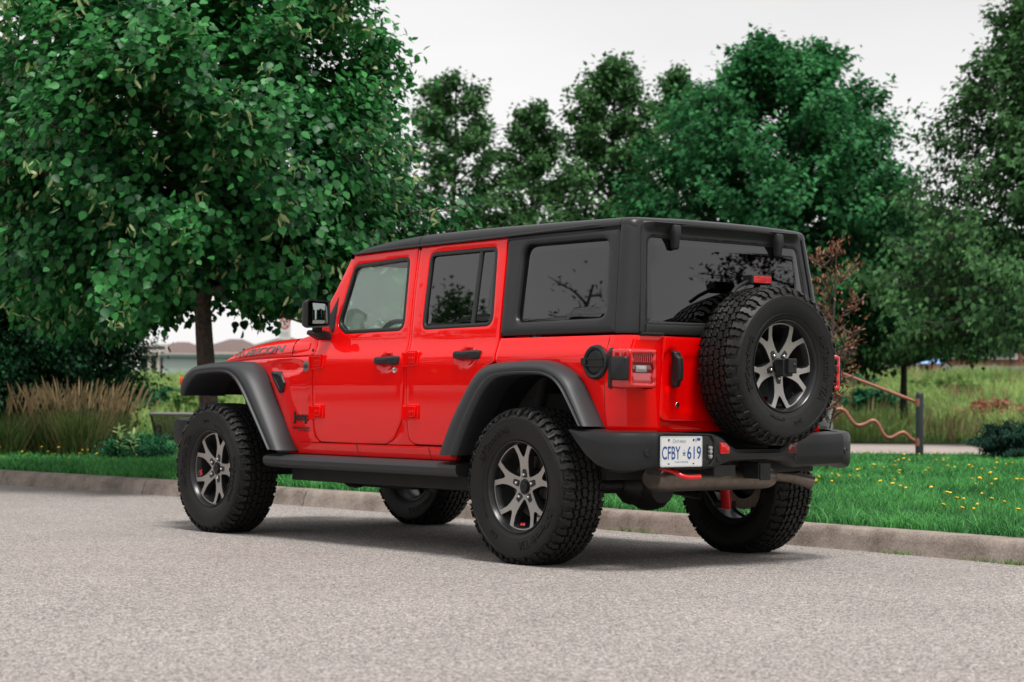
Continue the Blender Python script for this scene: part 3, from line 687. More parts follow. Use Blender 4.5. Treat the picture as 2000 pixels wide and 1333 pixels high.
def wheel_parts(parent, mirror=False):
    """returns the builders for a wheel: barrel, face, cap, nuts"""
    pol = lambda r, d: Vector((r*math.cos(R_(d)), r*math.sin(R_(d))))
    face = MB()
    def zf(r): return .066 + .026*(r/.205)**1.5         # dished face height above wheel centre plane
    TH = .024
    for k in range(5):
        base = 90+36+72*k
        win = [pol(.1935, a) for a in np.linspace(-16.5, 16.5, 10)]+[pol(.186, 18.6), pol(.150, 21.6), pol(.122, 21.6), pol(.095, 18.3), pol(.072, 11), pol(.062, 5), pol(.062, -5), pol(.072, -11), pol(.095, -18.3), pol(.122, -21.6), pol(.150, -21.6), pol(.186, -18.6)]
        outl = [pol(.2035, a) for a in np.linspace(-23.5, 23.5, 12)]+[pol(.198, 24.9), pol(.146, 32.2), pol(.138, 36.)]+[pol(.040, 36), pol(.040, 18), pol(.040, 0), pol(.040, -18), pol(.040, -36)]+[pol(.138, -36.), pol(.146, -32.2), pol(.198, -24.9)]
        Rm = Matrix.Rotation(R_(base), 4, 'Z')
        sub = MB()
        # triangulated flat sheet with the window left out, dished by radius
        O = dense([tuple(p) for p in outl], .012); W_ = dense([tuple(p) for p in win], .012)
        vs = [Vector(p) for p in O+W_]; es = [(i, (i+1) % len(O)) for i in range(len(O))]+[(len(O)+i, len(O)+(i+1) % len(W_)) for i in range(len(W_))]
        V, E, F_, *_r = delaunay_2d_cdt(vs, es, [], 0, 1e-6)
        cen = np.array([(sum(V[i].x for i in f)/3, sum(V[i].y for i in f)/3) for f in F_]); kk = inpoly(cen, O) & ~inpoly(cen, W_)
        F_ = [f for f, q in zip(F_, kk) if q]
        face.add([(p.x, p.y, zf(p.length)) for p in V], F_, 0, Rm)
        ch = .0022
        Wc = inset(W_, ch); Oc = inset(O, -ch)
        face.loft([[(x, y, zf(math.hypot(x, y))) for x, y in W_], [(x, y, zf(math.hypot(x, y))-ch) for x, y in inset(W_, ch)], [(x*.97, y*.97, zf(math.hypot(x, y))-TH-.012) for x, y in inset(W_, .006)]], 1, close=True, T=Rm)
        # outer edges: only the notch and rim arc sides
        seg = [i for i in range(len(O))]
        Ob = inset(O, .0)
        keep = [i for i in range(len(O)) if not (abs(abs(math.degrees(math.atan2(O[i][1], O[i][0])))-36) < .3 and abs(abs(math.degrees(math.atan2(O[(i+1) % len(O)][1], O[(i+1) % len(O)][0])))-36) < .3)]
        for i in keep:
            a, c = O[i], O[(i+1) % len(O)]
            if math.hypot(*a) < .045 and math.hypot(*c) < .045: continue
            ra, rc_ = math.hypot(*a), math.hypot(*c)
            face.add([(a[0], a[1], zf(ra)), (c[0], c[1], zf(rc_)), (c[0]*.985, c[1]*.985, zf(rc_)-TH), (a[0]*.985, a[1]*.985, zf(ra)-TH)], [(0, 1, 2, 3)], 1, Rm)
        # dark notch web deep between the fork arms
        face.add([Rm @ Vector((*q, zz)) for q, zz in ((pol(.148, 36), .030), (pol(.205, 26), .012), (pol(.205, 46), .012))], [(0, 1, 2)], 1)
        # lug pocket
        c = Matrix.Rotation(R_(90+72*k), 4, 'Z')
        
        face.prism(rnd([(.046, -.0165), (.083, -.012), (.085, .012), (.046, .0165)], .006, 2), .060, .0745, 1, c)
    face.lathe([(.0, .066), (.042, .066), (.047, .064), (.05, .04)], 40, 1)
    barrel = MB()
    barrel.lathe([(.2255, .112), (.2270, .1175), (.2240, .1185), (.2200, .1140), (.2165, .104), (.2130, .098), (.2060, .084), (.2035, .060), (.200, .03), (.196, -.02), (.198, -.09), (.210, -.105), (.218, -.114), (.226, -.117), (.226, -.112)], 72, 0)
    barrel.lathe([(.2045, .078), (.2045, .045), (.19, .02), (.13, -.01), (.0, -.01)], 60, 1)
    return barrel, face
tyre_me = None; protos = {}
def make_wheel(name='wheel'):
    barrel, face = wheel_parts(None)
    face.v = [(x*1.125 if math.hypot(x, y) > .1 else x*(1+.125*math.hypot(x, y)/.1), y*1.125 if math.hypot(x, y) > .1 else y*(1+.125*math.hypot(x, y)/.1), z) for x, y, z in face.v]
    b2 = MB(); b2.lathe([(.2385, .114), (.2405, .1215), (.2375, .1228), (.2335, .1180), (.2305, .110), (.2275, .104), (.2235, .094), (.2190, .070), (.214, .02), (.208, -.02), (.209, -.09), (.222, -.105), (.231, -.117), (.239, -.120), (.239, -.114)], 72, 0)
    wh = b2.build(name, [M['whl'], M['barrel']], None, angle=40, fix=False)
    # inner half of the barrel reads as bare metal from behind
    for p in wh.data.polygons:
        if p.center.z < .05: p.material_index = 1
    fc = face.build('spoke_face', [M['alu'], M['whl']], wh, angle=30, fix=True)
    ty = tyre_mesh().build('tyre', M['tyre'], wh, angle=32, fix=False)
    b = MB(); b.lathe([(0, .083), (.020, .083), (.0275, .081), (.030, .076), (.031, .06)], 36, 0); b.box((0, 0, .0835), (.024, .004, .0015), 0).box((-.006, .006, .0835), (.004, .010, .0015)).box((.006, .006, .0835), (.004, .010, .0015))
    b.build('hub_cap', M['blk'], wh)
    b0 = MB(); b0.lathe([(0, .086), (.005, .085), (.0085, .081), (.0095, .074), (.0095, .055)], 6, 0)
    for k in range(5):
        a = R_(90+72*k); T = Matrix.Translation((.0635*math.cos(a), .0635*math.sin(a), 0)); bb = MB().add([T @ Vector(p) for p in b0.v], b0.f)
        bb.build('lug_nut', M['chrome'], wh, angle=50)
    return wh
def brake(parent):
    b = MB(); b.lathe([(.16, .006), (.16, -.018), (.10, -.018), (.10, .006)], 48, 0, closed=True); b.lathe([(0, .03), (.08, .03), (.09, .02), (.1, -.02)], 32, 1); 
    b.prism([(.09, -.06), (.17, -.06), (.175, .06), (.09, .06)], -.04, .025, 1)
    return b.build('brake_disc', [M['steel'], M['chassis']], parent)
def set_wheel(o, loc, n, spin, tspin):
    u = Vector((0, 0, 1)); n = Vector(n); X = u.cross(n)
    Mx = Matrix(((X.x, u.x, n.x, loc[0]), (X.y, u.y, n.y, loc[1]), (X.z, u.z, n.z, loc[2]), (0, 0, 0, 1)))
    o.matrix_local = Mx @ Matrix.Rotation(R_(spin), 4, 'Z')
    for c in o.children:
        if c.name.startswith('tyre'): c.rotation_euler.z = R_(tspin-spin)
W0 = make_wheel(); W0.parent = car
wl = [W0]+[copy_tree(W0, car) for _ in range(4)]
YW = .797
set_wheel(wl[0], (0, YW, .402), (0, 1, 0), 0, 0)
set_wheel(wl[1], (3.008, YW, .402), (0, 1, 0), -19, -140)
set_wheel(wl[2], (0, -YW, .402), (0, -1, 0), 20, 60)
set_wheel(wl[3], (3.008, -YW, .402), (0, -1, 0), 50, 10)
SP = (-.800, -.118, 1.045)
set_wheel(wl[4], SP, (-1, 0, 0), 36, 50)
wl[4].name = 'spare_wheel'
for w_ in wl[:4]: brake(w_)
# red mark inside two wheels
bpy.context.view_layer.update()
for w_, ang in ((wl[0], -94), (wl[1], 190)):
    a = R_(ang)-(w_.rotation_euler.y*0)
    Tm = w_.matrix_local.inverted()
    loc = Vector(((0 if w_ is wl[0] else 3.008)+0, YW, .402)); Xr = Vector((-1, 0, 0)); d = Xr*math.cos(a)+Vector((0, 0, 1))*math.sin(a); t = -Xr*math.sin(a)+Vector((0, 0, 1))*math.cos(a)
    c = loc+d*.196+Vector((0, .070, 0)); b = MB(); Fm = frame(c, t, d.lerp(Vector((0, 1, 0)), .45))
    b.prism([(-.022, -.010), (-.012, -.010), (-.006, -.003), (.004, -.010), (.012, -.010), (.020, .006), (.014, .010), (.006, .002), (-.004, .010), (-.014, .008)], 0, .003, 0, Tm @ Fm)
    b.build('red_emblem', M['redpow'], w_)

# spare carrier, camera pod, high brake light
b = MB(); b.box((-.70, SP[1], 1.03), (.13, .24, .30)); b.box((-.645, -.35, .98), (.03, .5, .10)); b.box((-.645, -.35, 1.12), (.03, .5, .08))
b.tube([(-.64, SP[1], 1.1), (-.70, SP[1], 1.25), (-.70, SP[1]+.01, 1.42), (-.74, SP[1]+.02, 1.475)], .018, 8)
b.build('spare_wheel_carrier', M['chassis'], car, bevel=.01)
b = MB(); b.box((-.915, SP[1]+.005, 1.035), (.06, .075, .09)); b.box((-.945, SP[1]-.005, 1.045), (.05, .062, .078)); b.lathe([(0, .006), (.008, .006), (.010, 0)], 16, 0, frame((-.971, SP[1]-.018, 1.050), (0, -1, 0), (0, 0, 1)))
b.build('reversing_camera', M['blk'], wl[4] if False else car, bevel=.010, seg=3)
T = frame((-.775, SP[1]+.030, 1.497), (0, -1, 0), (0, 0, 1))
bl = MB(); bl.box((0, 0, -.03), (.150, .050, .07), 0, T)
brk = bl.build('high_brake_light', M['blk'], car, bevel=.006)
MB().box((0, 0, .004), (.132, .036, .012), 0, T).build('lens', M['lamp'], brk, bevel=.002)
b = MB(); b.tube([T @ Vector(p) for p in ((-.07, -.01, -.03), (-.12, -.03, -.03), (-.17, -.05, -.02), (-.22, -.08, 0))], .010, 8); b.build('arm', M['blk'], brk)

# ---- tail lights
def tail_light(sg):
    yA, yB, z0, z1, xr = .797, .598, .916, 1.120, -.700
    b = MB(); pr = rnd([(yA, z0), (yA, z1), (yB, z1), (yB, z0)], [.022, .022, .02, .02], 5)
    b.loft([[(-.575, sg*y, z) for y, z in inset(pr, .002)], [(-.640, sg*y, z) for y, z in inset(pr, -.002)], [(-.646, sg*y, z) for y, z in pr], [(xr+.010, sg*y, z) for y, z in inset(pr, .001)], [(xr+.003, sg*y, z) for y, z in inset(pr, .005)], [(xr+.001, sg*y, z) for y, z in inset(pr, .012)]], 0)
    n_ = len(pr)
    hou = b.build('tail_light', [M['lamp']], car, angle=40)
    b = MB(); b.loft([[(-.56, sg*y, z) for y, z in inset(pr, -.005)], [(-.579, sg*y, z) for y, z in inset(pr, -.005)], [(-.581, sg*y, z) for y, z in inset(pr, .002)]]); b.build('dark_lamp_rim', M['badge'], hou)  # thin dark band round the forward edge of the lamp
    win = rnd([(.772, z0+.030), (.762, z0+.062), (.774, z0+.100), (.762, z0+.142), (.772, z1-.030), (.622, z1-.026), (.634, z1-.06), (.620, z0+.10), (.634, z0+.06), (.622, z0+.026)], .009, 3)
    S = lambda y, z, o=0: (xr-o, sg*y, z)
    sheet(MB(), inset(pr, .006), [win], S, .010, .014, .006, .02, edge=.02).build('lens_frame', M['lamp'], hou, weld=True, angle=60)
    P_ = lambda za, zb, m, nm, o: sheet(MB(), [(.785, zb), (.785, za), (.61, za), (.61, zb)], [], S, o, .004, .001, .05).build(nm, m, hou, weld=True)
    P_(z0+.122, z1-.018, M['lampd'], 'lens', -.002); P_(z0+.018, z0+.080, M['pink'], 'lens', -.002)
    P_(z0+.0805, z0+.1215, M['lampd'], 'lens', -.004)
    sheet(MB(), rnd([(.740, z0+.118), (.740, z0+.084), (.665, z0+.084), (.665, z0+.118)], .004, 2), [], S, .001, .006, .002, .03).build('reversing_light', M['clear'], hou, weld=True)
    b = MB()
    for yy in np.linspace(.638, .758, 10): b.box((xr-.001, sg*yy, z1-.050), (.006, .004, .040))
    b.build('lens_rib', M['lamp'], hou)
    b = MB(); pp = rnd([(-.702, .957), (-.702, 1.079), (-.588, 1.079), (-.588, .960)], .016, 4)
    b.loft([[(x, sg*.78, z) for x, z in pp], [(x, sg*.806, z) for x, z in pp], [(x, sg*.8125, z) for x, z in inset(pp, .004)], [(x, sg*.815, z) for x, z in inset(pp, .010)]], close=True, caps=True)
    b.build('side_cover', M['blk'], hou, angle=24)
    return hou
tail_light(1); tail_light(-1)
# fuel filler
T = frame(M_side(-.472, 1.050, .0), (-1, 0, 0), (0, -.02, 1)); b = MB()
b.lathe([(0, .016), (.052, .016), (.058, .012), (.062, .010), (.066, .016), (.078, .020), (.086, .014), (.089, 0)], 56, 0, T)
for z_ in (-.018, .018): b.prism(rnd([(-.072, z_-.004), (.072, z_-.004), (.072, z_+.004), (-.072, z_+.004)], .002, 1), .014, .026, 0, T)
b.prism(rnd([(-.086, -.022), (-.052, -.018), (-.052, .018), (-.086, .022)], .006, 2), .004, .030, 0, T); b.prism(rnd([(-.052, -.016), (.07, -.016), (.07, .016), (-.052, .016)], .004, 2), .014, .021, 0, T)
b.build('fuel_filler', M['blk'], car, angle=30)

# ---- side mirrors
def wing_mirror(sg):
    b = MB(); c = Vector((1.893, .868, 1.357)); rows = []
    base_ = [(.072, -.078), (.072, .068), (.055, .083), (-.060, .076), (-.066, -.078), (.058, -.088)]
    for d, k in ((0.002, .985), (.0, 1.0), (.03, 1.0), (.055, .975), (.075, .90), (.090, .74), (.096, .5)):
        pp = rnd(base_, [.015, .015, .015, .02, .02, .015], 5)
        rows.append([(c.x+d+(y*.36)*(1 if d < .05 else .5), sg*(c.y+y*k), c.z+z*k) for y, z in pp])
    b.loft(rows); sh = rows[-1]; b.f.append(tuple(range(len(b.v)-len(sh), len(b.v)))); b.m.append(0)
    pp = rnd(base_, [.015, .015, .015, .02, .02, .015], 5)
    b.loft([rows[0], [(c.x+.003+y*.36, sg*(c.y+y), c.z+z) for y, z in inset(pp, .009)], [(c.x+.012+y*.36, sg*(c.y+y), c.z+z) for y, z in inset(pp, .010)]])
    body = b.build('wing_mirror', M['blk'], car, angle=35)
    gp = rnd([(.036, -.062), (.036, .062), (-.040, .058), (-.050, .035), (-.054, -.062)], [.006, .006, .02, .02, .008], 4)
    sheet(MB(), gp, [], lambda y, z, o=0: (c.x+.006-o+y*.36, sg*(c.y+y), c.z+z), 0, .006, .0015, .05).build('mirror_glass', M['mirror'], body, weld=True)
    b = MB(); b.loft([[(1.92, sg*.785, 1.258), (1.975, sg*.785, 1.258), (1.975, sg*.90, 1.258), (1.92, sg*.90, 1.258)], [(1.91, sg*.765, 1.238), (1.985, sg*.765, 1.238), (1.98, sg*.905, 1.235), (1.91, sg*.905, 1.235)], [(1.91, sg*.76, 1.205), (1.98, sg*.76, 1.205), (1.97, sg*.83, 1.198), (1.91, sg*.83, 1.198)]], close=True, caps=True)
    b.box((1.94, sg*.85, 1.268), (.045, .05, .04))
    b.build('bracket', M['blk'], body, bevel=.008)
    b = MB(); sheet(b, [(1.90, 1.25), (1.925, 1.25), (1.985, 1.33), (1.905, 1.46)], [], M_side, .004, .012, .003, .03); o = b.build('corner_trim', M['rub'], body, weld=True)
    if sg < 0:
        for v in o.data.vertices: v.co.y *= -1
        o.data.flip_normals()
wing_mirror(1); wing_mirror(-1)

# ---- side step (rock rail)
for s in (1, -1):
    b = MB(); rows = []
    for x in (.555, .575, 1.4, 2.43, 2.45):
        k = 1 if .56 < x < 2.44 else .93
        rows.append([(x, s*y*1.0, .468+(z-.468)*k) for y, z in ((.70, .515), (.80, .512), (.862, .507), (.882, .498), (.890, .48), (.884, .452), (.868, .436), (.84, .430), (.70, .43))])
    b.loft(rows, close=True, caps=True); b.build('rock_rail', M['flare'], car, angle=30)
# ---- rear bumper
def bumper():
    path = [(-.405, .925), (-.46, .928), (-.53, .928), (-.60, .924), (-.665, .912), (-.715, .888), (-.755, .850), (-.785, .800), (-.800, .745), (-.806, .700), (-.824, .690), (-.826, .660), (-.828, .50), (-.830, .34), (-.840, .30), (-.846, .26), (-.850, .20), (-.852, .15), (-.852, .08), (-.852, 0)]
    path = [(-.405, .925), (-.46, .928), (-.53, .928), (-.60, .922), (-.66, .905), (-.705, .880), (-.74, .845), (-.768, .800), (-.785, .755), (-.796, .715), (-.806, .700), (-.826, .690), (-.828, .660), (-.829, .50), (-.832, .34), (-.84, .30), (-.846, .26), (-.850, .20), (-.852, .15), (-.852, .08), (-.852, 0)]
    def zt(x, y): 
        if y > .905: return .712
        if y > .69: return .707
        return float(np.interp(y, [0, .15, .20, .255, .30, .69], [.612, .614, .640, .678, .692, .704]))
    def zb(x, y):
        if x > -.75 and y > .84: return float(np.interp(x, [-.75, -.70, -.64, -.56, -.50, -.45, -.405], [.498, .500, .508, .545, .595, .645, .700]))
        return float(np.interp(y, [0, .18, .26, .32, .70, .80, .9], [.553, .553, .530, .512, .520, .502, .498]))
    full = [(x, y) for x, y in path]+[(x, -y) for x, y in path[::-1][1:]]
    rows = []
    for i, (x, y) in enumerate(full):
        a = full[max(0, i-1)]; c = full[min(len(full)-1, i+1)]; t = Vector((c[0]-a[0], c[1]-a[1])).normalized(); n = Vector((t.y, -t.x))   # outward
        if n.dot(Vector((x+.2, y*.4))) < 0: n = -n
        z1, z0 = zt(x, abs(y)), zb(x, abs(y)); H = z1-z0; r = min(.032, H*.34); D = .09
        if x > -.45: r = .008
        pr = [(-D, z1-.003), (-r*2.2, z1), (-r*.9, z1-r*.12), (-r*.3, z1-r*.4), (-.001, z1-r), (0, z1-H*.35), (0, z0+H*.35), (-.001, z0+r), (-r*.3, z0+r*.4), (-r*.9, z0+r*.12), (-r*1.6, z0), (-D, z0+.003)]
        rows.append([(x+n.x*d, y+n.y*d, z) for d, z in pr])
    return rows, full
rows, full = bumper()
bum = MB().loft(rows, caps=True).build('rear_bumper', M['blk'], car, angle=38)
BX = -.829
def MBm(y, z, o=0.): return (BX-o, y, z)
# recess with number plate and lamp
b = MB()
sheet(b, rnd([(.700, .535), (.700, .698), (.330, .690), (.305, .66), (.305, .56), (.335, .528)], .012, 3), [rnd([(.692, .543), (.692, .690), (.345, .684), (.325, .66), (.325, .565), (.350, .537)], .01, 3)], MBm, .012, .02, .003, .03)
b.build('plate_surround', M['blk'], bum, weld=True)
sheet(MB(), [(.695, .54), (.695, .692), (.318, .685), (.318, .538)], [], MBm, .002, .004, .001, .05).build('recess', M['badge'], bum, weld=True)
# number plate 305 x 152 mm
PT = frame((BX-.010, .556, .605), (0, -1, 0), (0, 0, 1)); pb = MB(); W2, H2 = .147, .0765
pb.prism(rnd([(-W2, -H2), (W2, -H2), (W2, H2), (-W2, H2)], .010, 4), 0, .0022, 0, PT)
ip = rnd([(-W2+.003, -H2+.003), (W2-.003, -H2+.003), (W2-.003, H2-.003), (-W2+.003, H2-.003)], .008, 4); ip2 = inset(ip, .0012)
pb.loft([[(x, y, .0028) for x, y in ip], [(x, y, .0028) for x, y in ip2]], 2, close=True, T=PT)
def ptext(t, size, sx, cx, cy, wmax, hmax, mi, off=0.):
    vs, fs = text_geo(t, size, 0, sx, 0, offset=off); X = [v[0] for v in vs]; Y = [v[1] for v in vs]; ax, bx, ay, by = min(X), max(X), min(Y), max(Y)
    pb.add([((x-ax)/(bx-ax)*wmax-wmax/2+cx, (y-ay)/(by-ay)*hmax-hmax/2+cy, .0034) for x, y, z in vs], fs, mi, PT)
ptext('CFBY', .1, .6, -.073, -.006, .128, .066, 1, .0008)
ptext('619', .1, .6, .088, -.006, .098, .066, 1, .0008)
ptext('O', .03, 1, -.054, .053, .016, .019, 2, -.0004); ptext('NTARIO', .03, 1, -.006, .051, .072, .014, 2, -.0003)
ptext('YOURS TO DISCOVER', .02, 1, -.002, -.052, .094, .0075, 2)
for sx_ in (-.09, .084):
    pb.lathe([(0, .006), (.005, .005), (.006, .002)], 12, 3, PT @ Matrix.Translation((sx_, .058, 0))); pb.prism(rnd([(sx_-.006, -.064), (sx_+.006, -.064), (sx_+.006, -.058), (sx_-.006, -.058)], .003, 2), .002, .0030, 3, PT)
pb.prism([(.098, .046), (.103, .046), (.103, .066), (.098, .066)], .002, .0030, 2, PT); pb.prism([(.108, .054), (.132, .054), (.132, .067), (.108, .067)], .002, .0030, 1, PT)
# crown between the groups
pb.prism([(.010, -.014), (.026, -.014), (.028, -.002), (.022, -.007), (.018, .001), (.014, -.007), (.008, -.002)], .002, .0032, 2, PT); pb.prism([(.0165, .003), (.0195, .003), (.0195, .010), (.0165, .010)], .002, .0032, 2, PT); pb.prism([(.010, -.020), (.026, -.020), (.026, -.017), (.010, -.017)], .002, .0032, 2, PT)
pb.build('number_plate', [M['plate'], M['blue'], mat('plate_teal_print', (.02, .20, .26), .5), M['chassis']], bum, smooth=False, fix=False)
b = MB(); 
for zz in (.588, .612, .630): b.lathe([(0, .012), (.010, .010), (.0115, 0)], 16, 0, frame((BX-.006, .348, zz-.01), (0, -1, 0), (0, 0, 1)))
b.box((BX-.002, .348, .602), (.008, .030, .075), 1); b.build('plate_light', [M['clear'], M['badge']], bum)
for s in (1, -1):
    b = MB(); sheet(b, rnd([(.286, .590), (.286, .650), (.244, .645), (.218, .622), (.218, .592)], .006, 2), [], lambda y, z, o=0: (-.845-o-.03*(.29-y)*.5, s*y, z), .006, .014, .004, .02, edge=.02)
    b.build('bumper_reflector', M['lamp'] if s > 0 else M['lampd'], bum, weld=True)
    for y, z, x, nn in ((.745, .598, -.792, (-.96, .28)), (.288, .570, -.842, (-.99, .1))):
        nv = Vector((nn[0], nn[1]*s, 0)).normalized(); X_ = Vector((0, 0, 1)).cross(nv)
        MB().lathe([(0, .002), (.012, .002), (.0125, .0035), (.0165, .0035), (.0185, 0), (.0185, -.01)], 28, 0, frame((x, s*y, z), X_, (0, 0, 1))).build('parking_sensor', M['blk'], bum)
MB().box((-.745, -.03, .607), (.19, .42, .012)).build('bumper_step', M['blk'], bum, bevel=.004)
b = MB(); sheet(b, rnd([(.60, .665), (.60, .62), (.36, .64), (.36, .68)], .01, 2), [], lambda y, z, o=0: (-.826-o, -y, z), .001, .004, .001, .05)
# tow hook, hitch, exhaust, underbody
hb = MB(); hb.tube([(-.70, .565, .52), (-.79, .560, .505), (-.83, .545, .482), (-.845, .515, .474), (-.845, .47, .474), (-.84, .425, .476)], .013, 12)
hb.build('tow_hook', M['redpow'], car)
b = MB(); b.box((-.72, -.06, .50), (.22, .085, .085)); b.box((-.835, -.06, .494), (.012, .078, .088)); hi = b.build('tow_hitch', M['blk'], car, bevel=.005)
vs, fs = text_geo('Jeep', .03, .0004, 1, 0, offset=.0006); MB().add([(-.8415-z, -.06-x, .49+y) for x, y, z in vs], fs).build('lettering', M['badge'], hi, smooth=False, fix=False)
b = MB(); b.box((-.66, 0, .53), (.06, 1.2, .09)); b.box((-.72, .19, .505), (.14, .16, .06))
for s in (1, -1): b.tube([(-.68, s*.42, .54), (-.2, s*.42, .60), (.5, s*.42, .50), (3.5, s*.42, .50)], .055, 8)
b.build('frame_rails', M['chassis'], car, bevel=.006)
b = MB(); e = [(.075*math.cos(t)*1.25, .068*math.sin(t)) for t in np.linspace(0, 2*PI, 28, endpoint=False)]
rws = []
for y, k in ((.560, .0), (.560, .72), (.535, .93), (.50, 1.0), (.2, 1.0), (-.24, 1.0), (-.285, .93), (-.30, .7), (-.30, 0)): rws.append([(-.63+a*k, y, .462+c*k) for a, c in e])
b.loft(rws, close=True); mf = b.build('muffler', M['steel'], car, angle=50)
b = MB(); b.tube([(-.60, -.26, .47), (-.60, -.36, .47), (-.66, -.47, .455), (-.72, -.56, .425)], [.030, .034, .034, .036], 20, cap=False); b.tube([(-.60, -.36, .47), (-.66, -.47, .455), (-.719, -.559, .4255)], [.030, .031, .033], 20, 1, cap=False)
b.build('tailpipe', [M['steel'], M['dark']], car)
for X0 in (0, 3.008):
    b = MB(); b.tube([(X0, -.72, .40), (X0, .72, .40)], .045, 14); dy = .0 if X0 == 0 else -.2
    b.tube([(X0+.14, dy, .41), (X0+.05, dy, .40), (X0-.02, dy, .40), (X0-.10, dy, .395), (X0-.145, dy, .39)], [.06, .12, .145, .13, .09], 14)
    b.tube([(X0, dy-.2, .40), (X0, dy-.12, .40), (X0, dy+.12, .40), (X0, dy+.2, .40)], [.05, .11, .11, .05], 14)
    b.build('axle', M['chassis'], car, angle=40)
for s in (1, -1):
    k_ = .10 if s > 0 else 0; b = MB(); b.tube([(-.14+k_, s*.50, .27), (-.17+k_, s*.455, .40)], .032, 14); b.tube([(-.17+k_, s*.455, .40), (-.20+k_, s*.42, .62)], .020, 10); b.tube([(-.13, s*.50, .255), (-.13, s*.50, .275)], .025, 10); b.build('shock_absorber', M['redpow'], car)
    b = MB(); b.tube([(-.02, s*.42, .33), (.9, s*.40, .42)], .025, 8); b.tube([(-.18, s*.53, .28), (-.10, s*.46, .285), (0, s*.5, .36)], .022, 8); b.tube([(-.10, -.5, .36), (-.12, .45, .50)], .014, 8)
    b.tube([(.05+.06*math.cos(t), s*.46+.06*math.sin(t), .42+t*.0052) for t in np.linspace(0, 2*PI*5, 80)], .008, 6)
    b.build('suspension_link', M['chassis'], car)
b = MB(); b.box((1.5, .0, .43), (1.9, .9, .10)); b.box((1.25, -.25, .36), (.9, .35, .12)); b.box((1.9, .1, .36), (.5, .5, .10)); b.box((1.5, .66, .40), (1.8, .10, .10)); b.box((1.5, -.66, .40), (1.8, .10, .10)); b.tube([(.1, 0, .40), (1.7, 0, .42)], .035, 10); b.tube([(2.2, -.3, .33), (1.2, -.32, .32), (.6, -.35, .38), (.2, -.5, .55), (-.4, -.3, .50)], .03, 10)
b.build('underbody', M['dark'], car, bevel=.01)
# front bumper
b = MB(); rows = []
for y, xf, zt_, zb_ in ((.735, 3.70, .700, .56), (.725, 3.78, .712, .535), (.66, 3.86, .715, .53), (.4, 3.90, .715, .53), (0, 3.91, .715, .53), (-.4, 3.90, .715, .53), (-.66, 3.86, .715, .53), (-.725, 3.78, .712, .535), (-.735, 3.70, .70, .56)):
    rows.append([(3.56, y*.97, zt_), (xf-.03, y, zt_), (xf, y, zt_-.02), (xf, y, zb_+.02), (xf-.03, y, zb_), (3.60, y*.97, zb_+.02)])
b.loft(rows, close=True, caps=True); fb = b.build('front_bumper', M['blk'], car, angle=30, bevel=.006)
both(MB().lathe([(0, .003), (.012, .003), (.016, 0)], 16, 0, frame((3.72, .732, .64), (-1, 0, 0), (0, 0, 1))).build('parking_sensor', M['blk'], car))
b = MB(); b.box((3.45, 0, .60), (.3, 1.0, .12)); b.build('bumper_bracket', M['chassis'], car)
car['label'] = 'bright red four-door off-road car with black hard top and rear spare wheel'

# ================================================================== THE PLACE
Fh = Vector((math.cos(YAW), math.sin(YAW))); Rh = Vector((math.sin(YAW), -math.cos(YAW)))
def gpos(px, d):
    """ground-plan point seen at photo column px, d metres along the view"""
    l = (px-1000)/FPX*d; return Vector((CAM.x+Fh.x*d+Rh.x*l, CAM.y+Fh.y*d+Rh.y*l))
def zpix(px, py, d):
    """height of the point at photo pixel (px, py), d metres away"""
    v = Fw + Rt*((px-1000)/FPX) - Up*((py-666.5)/FPX); t = d/(v.x*Fh.x+v.y*Fh.y); return CAM.z+v.z*t
CURB = smooth_path([(60, 8), (30, 1.2), (17, -.25), (9.9, -1.08), (7.4, -1.30), (5.5, -1.38), (3.5, -1.44), (1.5, -1.46), (-.3, -1.44), (-1.6, -1.36), (-6, -.9), (-20, 2), (-60, 12)], 2)
CURB = np.array(CURB)
def curb_t(P):
    """signed distance beyond the kerb line (positive on the grass)"""
    P = np.atleast_2d(P); d = np.full(len(P), 1e9); sg = np.ones(len(P))
    for a, c in zip(CURB[:-1], CURB[1:]):
        ab = c-a; t = np.clip(((P-a)@ab)/(ab@ab), 0, 1); e = P-a-t[:, None]*ab; l = np.linalg.norm(e, axis=1)
        k = l < d; d = np.where(k, l, d); cr_ = ab[0]*e[:, 1]-ab[1]*e[:, 0]; sg = np.where(k, np.sign(cr_), sg)
    return d*sg
_bx = np.array([[Fh.x, Fh.y], [Rh.x, Rh.y]])
def hgt(P):
    P = np.atleast_2d(P); t = curb_t(P); q = (P-np.array([CAM.x, CAM.y]))@_bx.T; d, l = q[:, 0], q[:, 1]
    z = .125+.006*np.clip(t, 0, 12)
    px = l/np.maximum(d, 1)*FPX+1000
    u = np.clip((d-35)/48, 0, 1); top = np.interp(px, [0, 2000], [1.15, 1.75])
    z = z+u*u*(3-2*u)*top + np.clip((d-83)/200, 0, 1)*2.
    return np.where(t > .12, z, -.03)
